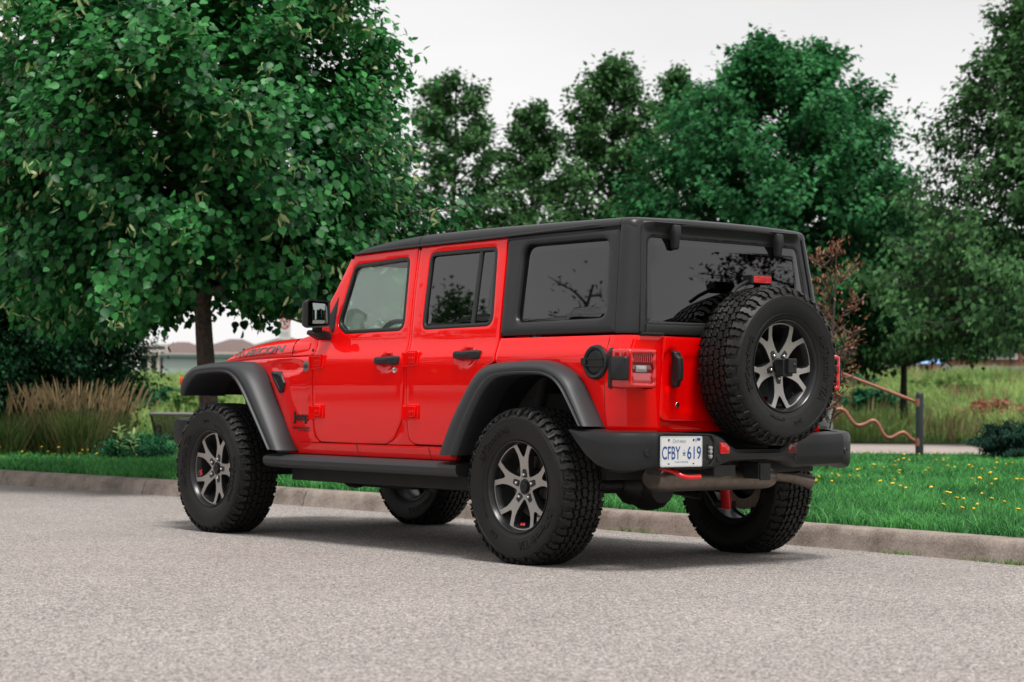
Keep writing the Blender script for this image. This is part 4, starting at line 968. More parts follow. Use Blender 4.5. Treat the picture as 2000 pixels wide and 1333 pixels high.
# road: one sheet to the horizon, ground sheet beyond the kerb
def node_mat(name, fn):
    m = bpy.data.materials.new(name); m.use_nodes = True; t = m.node_tree; fn(t, t.nodes['Principled BSDF']); return m
def asphalt(t, b):
    co = t.nodes.new('ShaderNodeTexCoord'); n1 = t.nodes.new('ShaderNodeTexNoise'); n1.inputs['Scale'].default_value = 190; n1.inputs['Detail'].default_value = 3; n1.inputs['Roughness'].default_value = .8
    v = t.nodes.new('ShaderNodeTexVoronoi'); v.inputs['Scale'].default_value = 140; n2 = t.nodes.new('ShaderNodeTexNoise'); n2.inputs['Scale'].default_value = .9; n2.inputs['Detail'].default_value = 5
    n3 = t.nodes.new('ShaderNodeTexNoise'); n3.inputs['Scale'].default_value = 14; n3.inputs['Detail'].default_value = 6
    for n in (n1, v, n2, n3): t.links.new(co.outputs['Object'], n.inputs['Vector'])
    r = t.nodes.new('ShaderNodeValToRGB'); e = r.color_ramp.elements; e[0].position = .27; e[0].color = (.022, .020, .019, 1); e[1].position = .69; e[1].color = (.70, .63, .59, 1); k = r.color_ramp.elements.new(.48); k.color = (.235, .216, .204, 1)
    mixf = t.nodes.new('ShaderNodeMath'); mixf.operation = 'MULTIPLY_ADD'; mixf.inputs[1].default_value = .62; t.links.new(n1.outputs['Fac'], mixf.inputs[0])
    vv = t.nodes.new('ShaderNodeMath'); vv.operation = 'MULTIPLY'; vv.inputs[1].default_value = .38; t.links.new(v.outputs['Color'], vv.inputs[0]); t.links.new(vv.outputs[0], mixf.inputs[2]); t.links.new(mixf.outputs[0], r.inputs[0])
    h = t.nodes.new('ShaderNodeMix'); h.data_type = 'RGBA'; h.blend_type = 'MULTIPLY'; h.inputs[0].default_value = 1
    r2 = t.nodes.new('ShaderNodeValToRGB'); r2.color_ramp.elements[0].position = .3; r2.color_ramp.elements[0].color = (.76, .755, .75, 1); r2.color_ramp.elements[1].position = .7; r2.color_ramp.elements[1].color = (1.0, 1.0, 1.0, 1)
    av = t.nodes.new('ShaderNodeMath'); av.operation = 'MULTIPLY_ADD'; av.inputs[1].default_value = .55
    a2 = t.nodes.new('ShaderNodeMath'); a2.operation = 'MULTIPLY'; a2.inputs[1].default_value = .45; t.links.new(n3.outputs['Fac'], a2.inputs[0]); t.links.new(n2.outputs['Fac'], av.inputs[0]); t.links.new(a2.outputs[0], av.inputs[2]); t.links.new(av.outputs[0], r2.inputs[0])
    t.links.new(r.outputs[0], h.inputs[6]); t.links.new(r2.outputs[0], h.inputs[7]); t.links.new(h.outputs[2], b.inputs['Base Color'])
    b.inputs['Roughness'].default_value = .85; b.inputs['Specular IOR Level'].default_value = .25
    bp = t.nodes.new('ShaderNodeBump'); bp.inputs['Strength'].default_value = .5; bp.inputs['Distance'].default_value = .004; t.links.new(mixf.outputs[0], bp.inputs['Height']); t.links.new(bp.outputs[0], b.inputs['Normal'])
M['asph'] = node_mat('worn_asphalt', asphalt)
def concrete(c0, c1, sc=5, bmp=.3):
    def f(t, b):
        co = t.nodes.new('ShaderNodeTexCoord'); n = t.nodes.new('ShaderNodeTexNoise'); n.inputs['Scale'].default_value = sc; n.inputs['Detail'].default_value = 9; n.inputs['Roughness'].default_value = .65
        n2 = t.nodes.new('ShaderNodeTexNoise'); n2.inputs['Scale'].default_value = sc*22; n2.inputs['Detail'].default_value = 4
        r = t.nodes.new('ShaderNodeValToRGB'); r.color_ramp.elements[0].position = .32; r.color_ramp.elements[0].color = (*c0, 1); r.color_ramp.elements[1].position = .66; r.color_ramp.elements[1].color = (*c1, 1)
        a = t.nodes.new('ShaderNodeMath'); a.operation = 'MULTIPLY_ADD'; a.inputs[1].default_value = .35; s = t.nodes.new('ShaderNodeMath'); s.operation = 'MULTIPLY'; s.inputs[1].default_value = .65
        for q in (n, n2): t.links.new(co.outputs['Object'], q.inputs['Vector'])
        t.links.new(n.outputs['Fac'], s.inputs[0]); t.links.new(n2.outputs['Fac'], a.inputs[0]); t.links.new(s.outputs[0], a.inputs[2]); t.links.new(a.outputs[0], r.inputs[0]); t.links.new(r.outputs[0], b.inputs['Base Color'])
        b.inputs['Roughness'].default_value = .9; bp = t.nodes.new('ShaderNodeBump'); bp.inputs['Strength'].default_value = bmp; bp.inputs['Distance'].default_value = .006; t.links.new(a.outputs[0], bp.inputs['Height']); t.links.new(bp.outputs[0], b.inputs['Normal'])
    return f
M['kerb'] = node_mat('weathered_concrete', concrete((.09, .068, .055), (.40, .335, .29), 3.8, .8))
M['path'] = node_mat('pale_concrete_path', concrete((.26, .21, .19), (.40, .34, .31), 2))
M['soil'] = node_mat('grassy_soil', concrete((.012, .028, .010), (.03, .06, .018), 3))
M['dirt'] = node_mat('meadow_soil', concrete((.06, .08, .03), (.13, .15, .05), .6))
road = MB().add([(-400, -400, 0), (400, -400, 0), (400, 400, 0), (-400, 400, 0)], [(0, 1, 2, 3)]).build('road', M['asph'], smooth=False); tag(road, kind='structure')
# verge and meadow terrain: grid outward from the kerb
nrm = np.gradient(CURB, axis=0); nrm = np.c_[nrm[:, 1], -nrm[:, 0]]; nrm /= np.linalg.norm(nrm, axis=1)[:, None]
if nrm[len(nrm)//2][1] > 0: nrm = -nrm
cl = resample(CURB, 140); ng = np.c_[np.interp(np.arange(140), np.linspace(0, 139, len(nrm)), nrm[:, 0]), np.interp(np.arange(140), np.linspace(0, 139, len(nrm)), nrm[:, 1])]
ts = [.14, .5, 1, 2, 3, 4.5, 6, 8, 10, 13, 16, 20, 24, 28, 32, 36, 42, 50, 60, 75, 100, 150, 260, 420]
G = np.array([[cl[i]+(ng[i]*(1-min(1, t/40))+np.array([.15, -.99])*min(1, t/40))*t for i in range(140)] for t in ts])
Z = np.array([hgt(g) for g in G]); Z[0] = .118
b = MB(); b.loft([[(G[j, i, 0], G[j, i, 1], Z[j, i]) for i in range(140)] for j in range(len(ts))])
ter = b.build('lawn_ground', M['soil'], fix=False); tag(ter, kind='structure')
# kerb with gutter step, cut into sections with joints
prof = [(-.30, .002), (-.05, .004), (-.035, .012), (-.012, .115), (.010, .128), (.135, .130), (.15, .122), (.15, .0)]
prof = [(-.055, .000), (-.045, .020), (-.030, .075), (-.012, .112), (.012, .127), (.135, .131), (.152, .122), (.152, -.02)]
cf = resample(CURB, 900); gn = np.gradient(cf, axis=0); gn = np.c_[gn[:, 1], -gn[:, 0]]; gn /= np.linalg.norm(gn, axis=1)[:, None]
if gn[450][1] > 0: gn = -gn
ks = MB(); sec = 17; Lk = list(range(0, 900-sec, sec))
for a in Lk:
    idx = list(range(a, a+sec+1)); rows = []
    for j, i in enumerate(idx):
        e = .0; p = cf[i]+gn[i]*.03
        if j == 0: p = p+(cf[i+1]-cf[i])*.045
        if j == sec: p = p-(cf[i]-cf[i-1])*.045
        rows.append([(p[0]+gn[i][0]*u, p[1]+gn[i][1]*u, z) for u, z in prof])
    ks.loft(rows, caps=True)
kerb = ks.build('kerb', M['kerb'], fix=False, angle=50); tag(kerb, kind='structure')
b = MB(); b.loft([[(p[0]+g[0]*u, p[1]+g[1]*u, z) for u, z in ((-.02, .0), (.01, .06), (.05, .115), (.16, .115))] for p, g in zip(cf[::3], gn[::3])]); tag(b.build('kerb_joint_filling', M['dark'], fix=False), kind='structure')
# footpath beyond the lawn
def ribbon(cs, name, m, dz=.012, kind='structure'):
    b = MB(); rows = []
    for px, d, wd in cs:
        c = gpos(px, d); r = []
        for k in (-.5, -.25, 0, .25, .5):
            p = c+Fh*wd*k; r.append((p.x, p.y, float(hgt([(p.x, p.y)])[0])+dz))
        rows.append(r)
    return tag(b.loft(rows).build(name, m, fix=False), kind=kind)
ribbon([(200, 23.6, 1.0), (350, 23.7, 1.1), (600, 24.4, 1.4), (900, 26, 2.4), (1200, 27.4, 4), (1500, 28.6, 5.5), (1800, 28.9, 6), (2100, 29, 6), (2500, 29, 6)], 'footpath', M['path'], .03)

# ---- foliage tools (numpy built meshes with a per-face tint)
def np_mesh(name, V, F, tint, mats, parent=None, mi=None, tints='POINT'):
    """V (n,3), F (m,k) all faces with k corners, tint (n,)"""
    me = bpy.data.meshes.new(name); n = len(V); m, k = F.shape
    me.vertices.add(n); me.vertices.foreach_set('co', V.astype(np.float32).ravel())
    me.loops.add(m*k); me.loops.foreach_set('vertex_index', F.astype(np.int32).ravel())
    me.polygons.add(m); me.polygons.foreach_set('loop_start', np.arange(0, m*k, k, dtype=np.int32)); me.polygons.foreach_set('loop_total', np.full(m, k, dtype=np.int32))
    if not isinstance(mats, (list, tuple)): mats = [mats]
    for q in mats: me.materials.append(q)
    if mi is not None: me.polygons.foreach_set('material_index', mi.astype(np.int32))
    a = me.attributes.new('tint', 'FLOAT', 'POINT'); a.data.foreach_set('value', tint.astype(np.float32))
    me.update(calc_edges=True); me.validate()
    return link(name, me, parent)
def rot_basis(dirs, ups):
    d = dirs/np.maximum(1e-9, np.linalg.norm(dirs, axis=1))[:, None]; s = np.cross(ups, d); s /= np.maximum(1e-9, np.linalg.norm(s, axis=1))[:, None]; n = np.cross(d, s); return d, s, n
LINDEN = (np.array([[0, 0, 0], [.12, .32, .03], [.45, .47, .07], [.78, .27, .03], [1.05, 0, -.05], [.78, -.27, .03], [.45, -.47, .07], [.12, -.32, .03], [.48, 0, -.04]]), np.array([[0, 1, 2, 8], [2, 3, 4, 8], [4, 5, 6, 8], [6, 7, 0, 8]]))
MAPLE = (np.array([[0, 0, 0], [.35, .42, .05], [.62, .16, .0], [1.05, 0, -.10], [.62, -.16, 0], [.35, -.42, .05]]), np.array([[0, 1, 2, 3], [0, 3, 4, 5]]))
NARROW = (np.array([[0, 0, 0], [.3, .14, .03], [.75, .12, 0], [1, 0, -.08], [.75, -.12, 0], [.3, -.14, .03]]), np.array([[0, 1, 2, 3], [0, 3, 4, 5]]))
def leaves(P, D, U, size, tint, shape):
    """P positions, D pointing, U approximate upper-face normal"""
    S, Fc = shape; d, s, n = rot_basis(D, U); k = len(S)
    V = P[:, None, :] + size[:, None, None]*(S[None, :, 0:1]*d[:, None, :]+S[None, :, 1:2]*s[:, None, :]+S[None, :, 2:3]*n[:, None, :])
    F = (Fc[None]+(np.arange(len(P))*k)[:, None, None]).reshape(-1, Fc.shape[1])
    return V.reshape(-1, 3), F, np.repeat(tint, k)
def unit(n): v = rng.normal(size=(n, 3)); return v/np.linalg.norm(v, axis=1)[:, None]
def grow(base, H, radf, nb, lean=(0, 0), up=.35, z0=.18, r0=.09, curve=1., var=(.78, 1.14), hmin=.1):
    """branch skeleton: trunk and limbs reaching the crown edge. radf(h in 0..1, azimuth) -> radius. Returns (tubes, tips)"""
    tubes = []; tips = []; base = np.array(base, float)
    tr = [base+np.array([lean[0]*t+.04*math.sin(5*t), lean[1]*t+.04*math.cos(4*t), H*t]) for t in np.linspace(0, .96, 10)]
    tr[0] = base-np.array([0, 0, .1])
    tubes.append((tr, [r0*(1-.9*t)+.006 for t in np.linspace(0, 1, 10)]))
    ga = 2.39996
    for i in range(nb):
        t = z0+(1-z0)*((i+.5)/nb)**1.12*.96; az = i*ga+rng.uniform(-.4, .4); R = radf(t, az)*rng.uniform(*var)
        h0 = max(hmin, t-up*R/H*rng.uniform(.5, 1.1)); p0 = base+np.array([lean[0]*h0, lean[1]*h0, H*h0])
        end = base+np.array([lean[0]*t+R*math.cos(az), lean[1]*t+R*math.sin(az), H*t])
        mid = (p0+end)/2+np.array([0, 0, .10*R*curve])+rng.normal(size=3)*.05*R
        pts = [p0*(1-u)**2+mid*2*u*(1-u)+end*u*u for u in np.linspace(0, 1, 7)]
        rr = r0*.42*(1-.7*t); tubes.append((pts, [rr*(1-.85*u)+.004 for u in np.linspace(0, 1, 7)]))
        for u in (.35, .5, .65, .8, .92):
            for _ in range(2):
                p = p0*(1-u)**2+mid*2*u*(1-u)+end*u*u; dd = rng.normal(size=3); dd[2] = abs(dd[2])*.5; dd /= np.linalg.norm(dd); Lb = R*.34*rng.uniform(.6, 1.1)*(1.1-u*.5)+.1
                o = (end-p0)/max(.1, np.linalg.norm(end-p0)); q = p+(dd*.75+o*.6)*Lb
                if rng.random() < .6: tubes.append(([p, (p+q)/2+rng.normal(size=3)*.03, q], [.012, .008, .004]))
                tips.append((p, q))
        tips.append((pts[4], end))
    return tubes, tips
def branch_mesh(name, tubes, m, parent, n=7):
    b = MB()
    for pts, rs in tubes: b.tube([tuple(p) for p in pts], [float(r) for r in rs], n if len(pts) > 3 else 4, cap=False)
    return b.build(name, m, parent, fix=False, angle=80)
def crown(name, tips, per, spread, size, shape, m, parent, droop=.5, facing=.7, centre=None, squash=1., jit=.25, tb=0., cull=None):
    """sprays of leaves along every twig"""
    A = np.array([t[0] for t in tips]); B = np.array([t[1] for t in tips]); n = len(A)*per
    k = np.repeat(np.arange(len(A)), per); u = rng.random(n)**.6; P = A[k]*(1-u)[:, None]+B[k]*u[:, None]
    off = rng.normal(size=(n, 3))*spread; off[:, 2] *= squash; P = P+off
    if cull is not None: kk = ~cull(P); P = P[kk]; k = k[kk]; n = len(P)
    c = np.array(centre) if centre is not None else P.mean(0)
    outw = P-c; outw /= np.maximum(.01, np.linalg.norm(outw, axis=1))[:, None]
    D = outw*.6+unit(n)*.75; D[:, 2] -= droop
    U = outw*facing*.8+unit(n)*.5+np.array([0, 0, .75])
    ct = rng.random(len(A))[k]
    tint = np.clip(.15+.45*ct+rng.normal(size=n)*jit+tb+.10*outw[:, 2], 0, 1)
    sz = size*rng.uniform(.6, 1.15, n)
    V, F, T_ = leaves(P, D, U, sz, tint, shape)
    return np_mesh(name, V, F, T_, m, parent), P, outw
BARK = mat('tree_bark', (.085, .062, .052), .85, var=.45, bump=.8, scale=26)
BARK2 = mat('grey_brown_bark', (.06, .052, .045), .85, var=.4, bump=.6, scale=18)
LM = dict(
 linden=leaf_mat('linden_leaf', (.004, .055, .016), (.085, .40, .095), .42, .36, .30),
 bract=leaf_mat('linden_bract', (.30, .48, .16), (.62, .72, .36), .6, .4, .3),
 maple=leaf_mat('maple_leaf', (.010, .050, .018), (.115, .270, .090), .6, .32, .15),
 maple_b=leaf_mat('bright_maple_leaf', (.007, .066, .022), (.075, .31, .100), .6, .34, .15),
 hedge=leaf_mat('hornbeam_leaf', (.0015, .020, .008), (.016, .115, .032), .5, .2, .15),
 red=leaf_mat('copper_leaf', (.16, .045, .020), (.50, .24, .15), .5, .3),
 juniper=leaf_mat('juniper_needle', (.004, .055, .022), (.030, .20, .075), .6, .15, .2),
 dark=leaf_mat('evergreen_spray', (.002, .018, .013), (.018, .085, .050), .6, .1, .2),
 grass=leaf_mat('lawn_blade', (.008, .10, .022), (.15, .52, .13), .5, .35, .25),
 mead=leaf_mat('meadow_blade', (.02, .12, .022), (.38, .52, .17), .7, .4, .1),
 straw=leaf_mat('straw_plume', (.20, .14, .07), (.52, .40, .24), .8, .3, .1),
 tuft=leaf_mat('tall_grass_blade', (.020, .070, .018), (.18, .24, .07), .6, .3, .1),
 bronze=leaf_mat('dark_red_leaf', (.015, .006, .006), (.06, .02, .015), .5, .2),
)
def tree_thing(name, px, d, label, H, radf, nb, per, spread, size, shape, m, z0=.18, hmin=.1, var=(.78, 1.14), r0=.09, lean=(0, 0), droop=.5, group=None, cat='tree', up=.35, facing=.7, bark=BARK2, base=None, tb=0., squash=1., jit=.25, cull=None):
    p = gpos(px, d) if base is None else Vector(base); z = float(hgt([(p.x, p.y)])[0])
    root = empty(name, (p.x, p.y, z), label, cat, group)
    tubes, tips = grow((0, 0, 0), H, radf, nb, lean, up, z0, r0, 1., var, hmin)
    branch_mesh('trunk', tubes, bark, root)
    cr_, P, ow = crown('crown', tips, per, spread, size, shape, m, root, droop, facing, (lean[0]*.5, lean[1]*.5, H*.5), squash, jit, tb, cull)
    return root, P, ow, tips

# linden at the kerb, left
def rad_linden(t, az): return 2.25*(math.sin(PI*min(1, max(.0, (t*.93+.07)))**.8))**.5*(1+.12*math.sin(3*az+t*9))+.02
lp = gpos(428, 19.0)
LH = 6.0
def rad_l(t, az):
    base = float(np.interp(t, [.24, .30, .40, .54, .66, .74, .85, .93, 1.], [1.75, 1.9, 2.05, 2.05, 1.80, 1.45, 1.0, .6, .3]))
    return base*(1+.06*math.sin(3*az+t*11)+.04*math.sin(7*az-t*5))
root, P, ow, tips = tree_thing('linden_tree', 430, 19.0, 'large linden tree with broad round leaves and pale hanging bracts, trunk beside the bonnet', LH, rad_l, 122, 72, .10, .080, LINDEN, LM['linden'], z0=.235, hmin=.285, var=(.84, 1.06), r0=.095, up=.34, lean=(-Rh.x*.5, -Rh.y*.5), droop=.6, bark=BARK, jit=.22, facing=1.1, cull=lambda P: ((P[:, :2]@np.array(Rh)) > .36) & ((P[:, :2]@np.array(Rh)) < .84) & (P[:, 2] < 1.56))
# pale bracts hang in bunches near the outer leaves
sel = rng.permutation(len(P)); rr_ = np.linalg.norm((P-np.array([.05, .05, LH*.55]))/np.array([2.2, 2.2, 3]), axis=1); sel = sel[rr_[sel] > .60][:1250]
nb = 6; Pb = np.repeat(P[sel], nb, 0)+rng.normal(size=(len(sel)*nb, 3))*.045-np.array([0, 0, .03]); Db = unit(len(Pb))*.75-np.array([0, 0, .75])
V, F, T_ = leaves(Pb, Db, unit(len(Pb)), rng.uniform(.065, .11, len(Pb)), rng.random(len(Pb)), NARROW)
np_mesh('flower_bracts', V, F, T_, LM['bract'], root)

def prof_rad(pts, wob=.12, k=3):
    xs, r = zip(*pts); ph = rng.uniform(0, 6)
    return lambda t, az: float(np.interp(t, xs, r))*(1+wob*math.sin(k*az+t*9+ph)+wob*.5*math.sin(7*az-t*13+ph))
GT = 'trees behind the meadow path'
tree_thing('maple_tree', 880, 37, 'slender loose-crowned tree, leftmost of the row behind the car roof', 6.65, prof_rad([(.05, 1.5), (.15, 2.0), (.3, 1.9), (.5, 1.5), (.75, .95), (.9, .6), (1, .08)], .15), 78, 29, .085, .118, MAPLE, LM['maple'], z0=.05, r0=.09, group=GT, up=.7, tb=.12)
tree_thing('maple_tree', 1035, 38.5, 'shorter narrow tree between the leftmost and the twin-topped tree behind the car roof', 6.35, prof_rad([(.05, 1.6), (.2, 1.8), (.45, 1.45), (.75, .8), (1, .06)], .15), 68, 29, .085, .118, MAPLE, LM['maple'], z0=.05, r0=.08, group=GT, up=.7, tb=.10)
tree_thing('maple_tree', 1190, 37, 'tall dark tree with the left of two pointed tops above the quarter window', 7.0, prof_rad([(.05, 1.7), (.2, 2.0), (.5, 1.55), (.8, .85), (1, .06)], .15), 92, 31, .09, .118, MAPLE, LM['maple'], z0=.05, r0=.10, group=GT, up=.7, tb=.10)
tree_thing('maple_tree', 1318, 39, 'tree with the right of two pointed tops, touching the big rounded maple', 7.1, prof_rad([(.05, 1.5), (.2, 1.7), (.5, 1.3), (.8, .75), (1, .06)], .15), 78, 30, .085, .118, MAPLE, LM['maple'], z0=.05, r0=.08, group=GT, up=.7, tb=.10)
tree_thing('broad_maple_tree', 1522, 35, 'big bright green rounded maple standing behind the tailgate and spare wheel', 6.9, prof_rad([(.10, 2.2), (.25, 2.75), (.42, 2.75), (.58, 2.5), (.70, 2.2), (.80, 1.75), (.88, 1.2), (.95, .7), (1, .2)], .10), 185, 42, .10, .122, MAPLE, LM['maple_b'], z0=.22, r0=.15, group=GT, up=.5, droop=.7, tb=.0, jit=.28)
tree_thing('maple_tree', 2062, 32, 'tall tree with drooping lower branches at the right edge of the picture', 8.4, prof_rad([(.12, 2.4), (.22, 2.9), (.38, 2.1), (.7, 1.15), (1, .25)], .15), 175, 38, .095, .112, MAPLE, LM['maple'], z0=.165, hmin=.26, r0=.10, group=GT, up=.4, droop=.9, tb=.12)
tree_thing('maple_tree', 1770, 41, 'low spreading tree filling the gap between the rounded maple and the right-hand tree', 4.5, prof_rad([(.2, 1.8), (.45, 2.5), (.7, 1.9), (.85, 1.2), (1, .3)], .15), 96, 36, .10, .12, MAPLE, LM['maple'], z0=.36, hmin=.3, r0=.08, group=GT, up=.3, droop=.9, tb=.08)
tree_thing('copper_shrub', 1622, 20.5, 'sparse shrub with reddish brown leaves beside the spare wheel', 2.35, prof_rad([(.1, .18), (.4, .26), (.75, .27), (1, .12)], .3), 18, 6, .035, .056, NARROW, LM['red'], z0=.25, r0=.016, cat='shrub', up=1.4, droop=-.3, bark=BARK)
tree_thing('hornbeam_tree', 95, 25.0, 'dense dark hornbeam behind the tall grasses, its right side sloping in towards the ground', 4.5, prof_rad([(.0, .70), (.10, .88), (.35, 1.20), (.6, 1.30), (.9, .9), (1, .3)], .05), 150, 62, .10, .058, MAPLE, LM['hedge'], z0=.03, r0=.09, up=.5, group='hornbeams at the left', facing=.9)
tree_thing('hornbeam_tree', -75, 24.0, 'dense dark hornbeam cut off by the left edge of the picture', 5.0, prof_rad([(.0, .75), (.2, .95), (.6, 1.2), (.9, .9), (1, .3)], .05), 120, 60, .10, .058, MAPLE, LM['hedge'], z0=.03, r0=.09, up=.5, group='hornbeams at the left')

# low planting
def bush(name, px, d, r, h, label, m, n=5200, size=.05, shape=NARROW, droop=.1, cat='shrub', group=None, lay=0):
    p = gpos(px, d); z = float(hgt([(p.x, p.y)])[0]); root = empty(name, (p.x, p.y, z), label, cat, group)
    tubes = []; tips = []
    for i in range(46):
        az = i*2.4; el = rng.uniform(.1, 1.25); R = r*rng.uniform(.6, 1.08); e = np.array([R*math.cos(az)*math.cos(el), R*math.sin(az)*math.cos(el), h*math.sin(el)*rng.uniform(.7, 1.05)+.03])
        mid = e*.5+np.array([0, 0, .10*h]); tubes.append(([np.array([0, 0, 0.]), mid, e], [.014, .008, .003])); tips.append((mid*.7, e))
    branch_mesh('stem', tubes, BARK, root, 5)
    crown('foliage', tips, n//46, .05, size, shape, m, root, droop, .5, (0, 0, h*.3), .5 if not lay else .25)
    return root
bush('juniper_bush', 275, 22.8, .50, .26, 'low spreading green juniper in front of the bench', LM['juniper'], 9000, .045)
bush('juniper_bush', 1985, 24.6, .62, .50, 'dark layered juniper bush beside the path at the right edge', LM['dark'], 16000, .05, lay=1)
bush('meadow_shrub', 385, 44, .9, .75, 'yellow-green shrub in the meadow seen under the front wheel flare', LM['mead'], 6000, .10, MAPLE, group='shrubs in the meadow')
bush('meadow_shrub', 300, 50, 1.1, .6, 'low green shrub in the meadow between hornbeam and bench', LM['juniper'], 5000, .11, MAPLE, group='shrubs in the meadow')
for px, d, R_x, h_, m_, lb in ((1700, 52, 1.0, .55, 'juniper', 'low green bush in the meadow above the wavy pipe'), (1850, 60, 1.3, .6, 'mead', 'yellow-green bush in the meadow right of the dark post'), (1940, 47, .9, .5, 'red', 'brownish weedy bush in the meadow above the dark juniper'), (1640, 62, 1.3, .8, 'juniper', 'green bush in the meadow beside the rear lamp of the car')):
    bush('meadow_shrub', px, d, R_x, h_, lb, LM[m_], 4200, .11, MAPLE, group='shrubs in the meadow')
for px, d, hh, lb in ((236, 22.6, .36, 'left one of two small pale leafy weeds in front of the tall grass'), (262, 22.4, .30, 'right one of two small pale leafy weeds in front of the low juniper')):
    p = gpos(px, d); z = float(hgt([(p.x, p.y)])[0]); root = empty('leafy_weed', (p.x, p.y, z), lb, 'plant', 'pale leafy weeds')
    MB().tube([(0, 0, 0), (.01, .01, hh)], .004, 5).build('stem', LM['juniper'], root)
    n = 26; P = np.c_[rng.normal(0, .012, n), rng.normal(0, .012, n), np.linspace(.05, hh, n)]; D = unit(n); D[:, 2] = abs(D[:, 2])*.4+.2
    V, F, T_ = leaves(P, D, np.tile([0, 0, 1.], (n, 1))+unit(n)*.2, np.full(n, .10), rng.random(n), NARROW); np_mesh('leaf', V, F, T_, LM['bract'], root)

def blades(P, H, wd, lean, tint, seg=3):
    """curved blades of grass: P base, H height, wd width"""
    n = len(P); az = rng.uniform(0, 2*PI, n); L_ = np.c_[np.cos(az), np.sin(az), np.zeros(n)]; fa = az+rng.uniform(-1.3, 1.3, n)+PI/2; Wv = np.c_[np.cos(fa), np.sin(fa), np.zeros(n)]
    Vs = []; 
    for j in range(seg+1):
        u = j/seg; c = P+L_*(lean*H*u*u)[:, None]+np.array([0, 0, 1.])*(H*(u-.28*u*u*lean*1.2))[:, None]; ww = (wd*.5*(1-u)**.6 if u < 1 else wd*0+.0002)
        Vs += [c-Wv*ww[:, None], c+Wv*ww[:, None]]
    V = np.stack(Vs, 1); k = 2*(seg+1); f = np.array([[2*j, 2*j+1, 2*j+3, 2*j+2] for j in range(seg)]); F = (f[None]+(np.arange(n)*k)[:, None, None]).reshape(-1, 4)
    return V.reshape(-1, 3), F, np.repeat(tint, k)
def tuft(px, d, r, h, label, plumes=70):
    p = gpos(px, d); z = float(hgt([(p.x, p.y)])[0]); root = empty('ornamental_grass', (p.x, p.y, z), label, 'ornamental grass', 'clumps of tall grass with straw plumes')
    n = 900; a = rng.uniform(0, 2*PI, n); q = np.sqrt(rng.random(n))*r*.55; P = np.c_[q*np.cos(a), q*np.sin(a), np.zeros(n)]
    V, F, T_ = blades(P, h*rng.uniform(.45, .8, n), np.full(n, .009), rng.uniform(.1, .75, n), np.clip(rng.normal(.4, .25, n), 0, 1), 4); np_mesh('blades', V, F, T_, LM['tuft'], root)
    Vs, Fs, Ts = [], [], []; o = 0
    for i in range(plumes):
        a = rng.uniform(0, 2*PI); q = math.sqrt(rng.random())*r*.5; ln = rng.uniform(.05, .30); H = h*rng.uniform(.75, 1.05); b0 = np.array([q*math.cos(a), q*math.sin(a), 0]); e = b0*(1+1.2)+np.array([math.cos(a)*ln*H, math.sin(a)*ln*H, H])
        d_ = (e-b0)/np.linalg.norm(e-b0); s_ = np.array([-d_[1], d_[0], 0]); s_ /= max(1e-6, np.linalg.norm(s_)); s2 = np.cross(d_, s_)
        for sv in (s_, s2):
            for (u0, w0), (u1, w1) in zip(((0, .0015), (.74, .002), (.80, .009), (.93, .008)), ((.74, .0015), (.80, .009), (.93, .008), (1.0, .001))):
                A = b0+(e-b0)*u0; B_ = b0+(e-b0)*u1; Vs += [A-sv*w0, A+sv*w0, B_+sv*w1, B_-sv*w1]; Fs.append([o, o+1, o+2, o+3]); o += 4; Ts += [rng.random()*.5+.3]*4
    np_mesh('plume', np.array(Vs), np.array(Fs), np.array(Ts), LM['straw'], root)
tuft(8, 23.2, .50, .82, 'tall grass clump cut off by the left edge of the picture', 60)
tuft(100, 23.6, .42, .85, 'tall grass clump with straw plumes, left of the largest clump')
tuft(158, 23.3, .46, .90, 'largest tall grass clump with straw plumes under the hornbeam', 90)
tuft(212, 23.8, .40, .84, 'tall grass clump with straw plumes, nearest to the bench')

# lawn: mown blades, dandelions, meadow
def scatter(n, pxa, pxb, d0, d1, pw=2):
    d = (d0**pw+(d1**pw-d0**pw)*rng.random(n))**(1/pw); px = rng.uniform(pxa, pxb, n); l = (px-1000)/FPX*d
    P = np.c_[CAM.x+Fh.x*d+Rh.x*l, CAM.y+Fh.y*d+Rh.y*l]; t = curb_t(P); return P, t, px, d
def patchy(P, s): return np.array([mnoise.noise(Vector((x*s, y*s, 0))) for x, y in P])
P, t, px, d = scatter(330000, -60, 2080, 10.5, 34, 1.2); k = (t > .155) & (t < 13); P, t, d, px = P[k], t[k], d[k], px[k]
onpath = (d > 25.6) & (px > 1150); P, t, d = P[~onpath], t[~onpath], d[~onpath]
pn = patchy(P, 1.3); z = hgt(P); edge = np.exp(-(t-.15)/.10)
H = (.045+.05*rng.random(len(P))**2)*(1+.6*pn)+.035*edge*rng.random(len(P))
V, F, T_ = blades(np.c_[P, z-.004], H*1.1, np.full(len(P), .0055)+.0016*np.clip(d-14, 0, 10)*.6, rng.uniform(.2, 1.0, len(P)), np.clip(.42+.55*pn+.4*patchy(P, 5.)+rng.normal(0, .26, len(P)), 0, 1), 2)
lawn = np_mesh('lawn_grass', V, F, T_, LM['grass']); tag(lawn, kind='stuff')
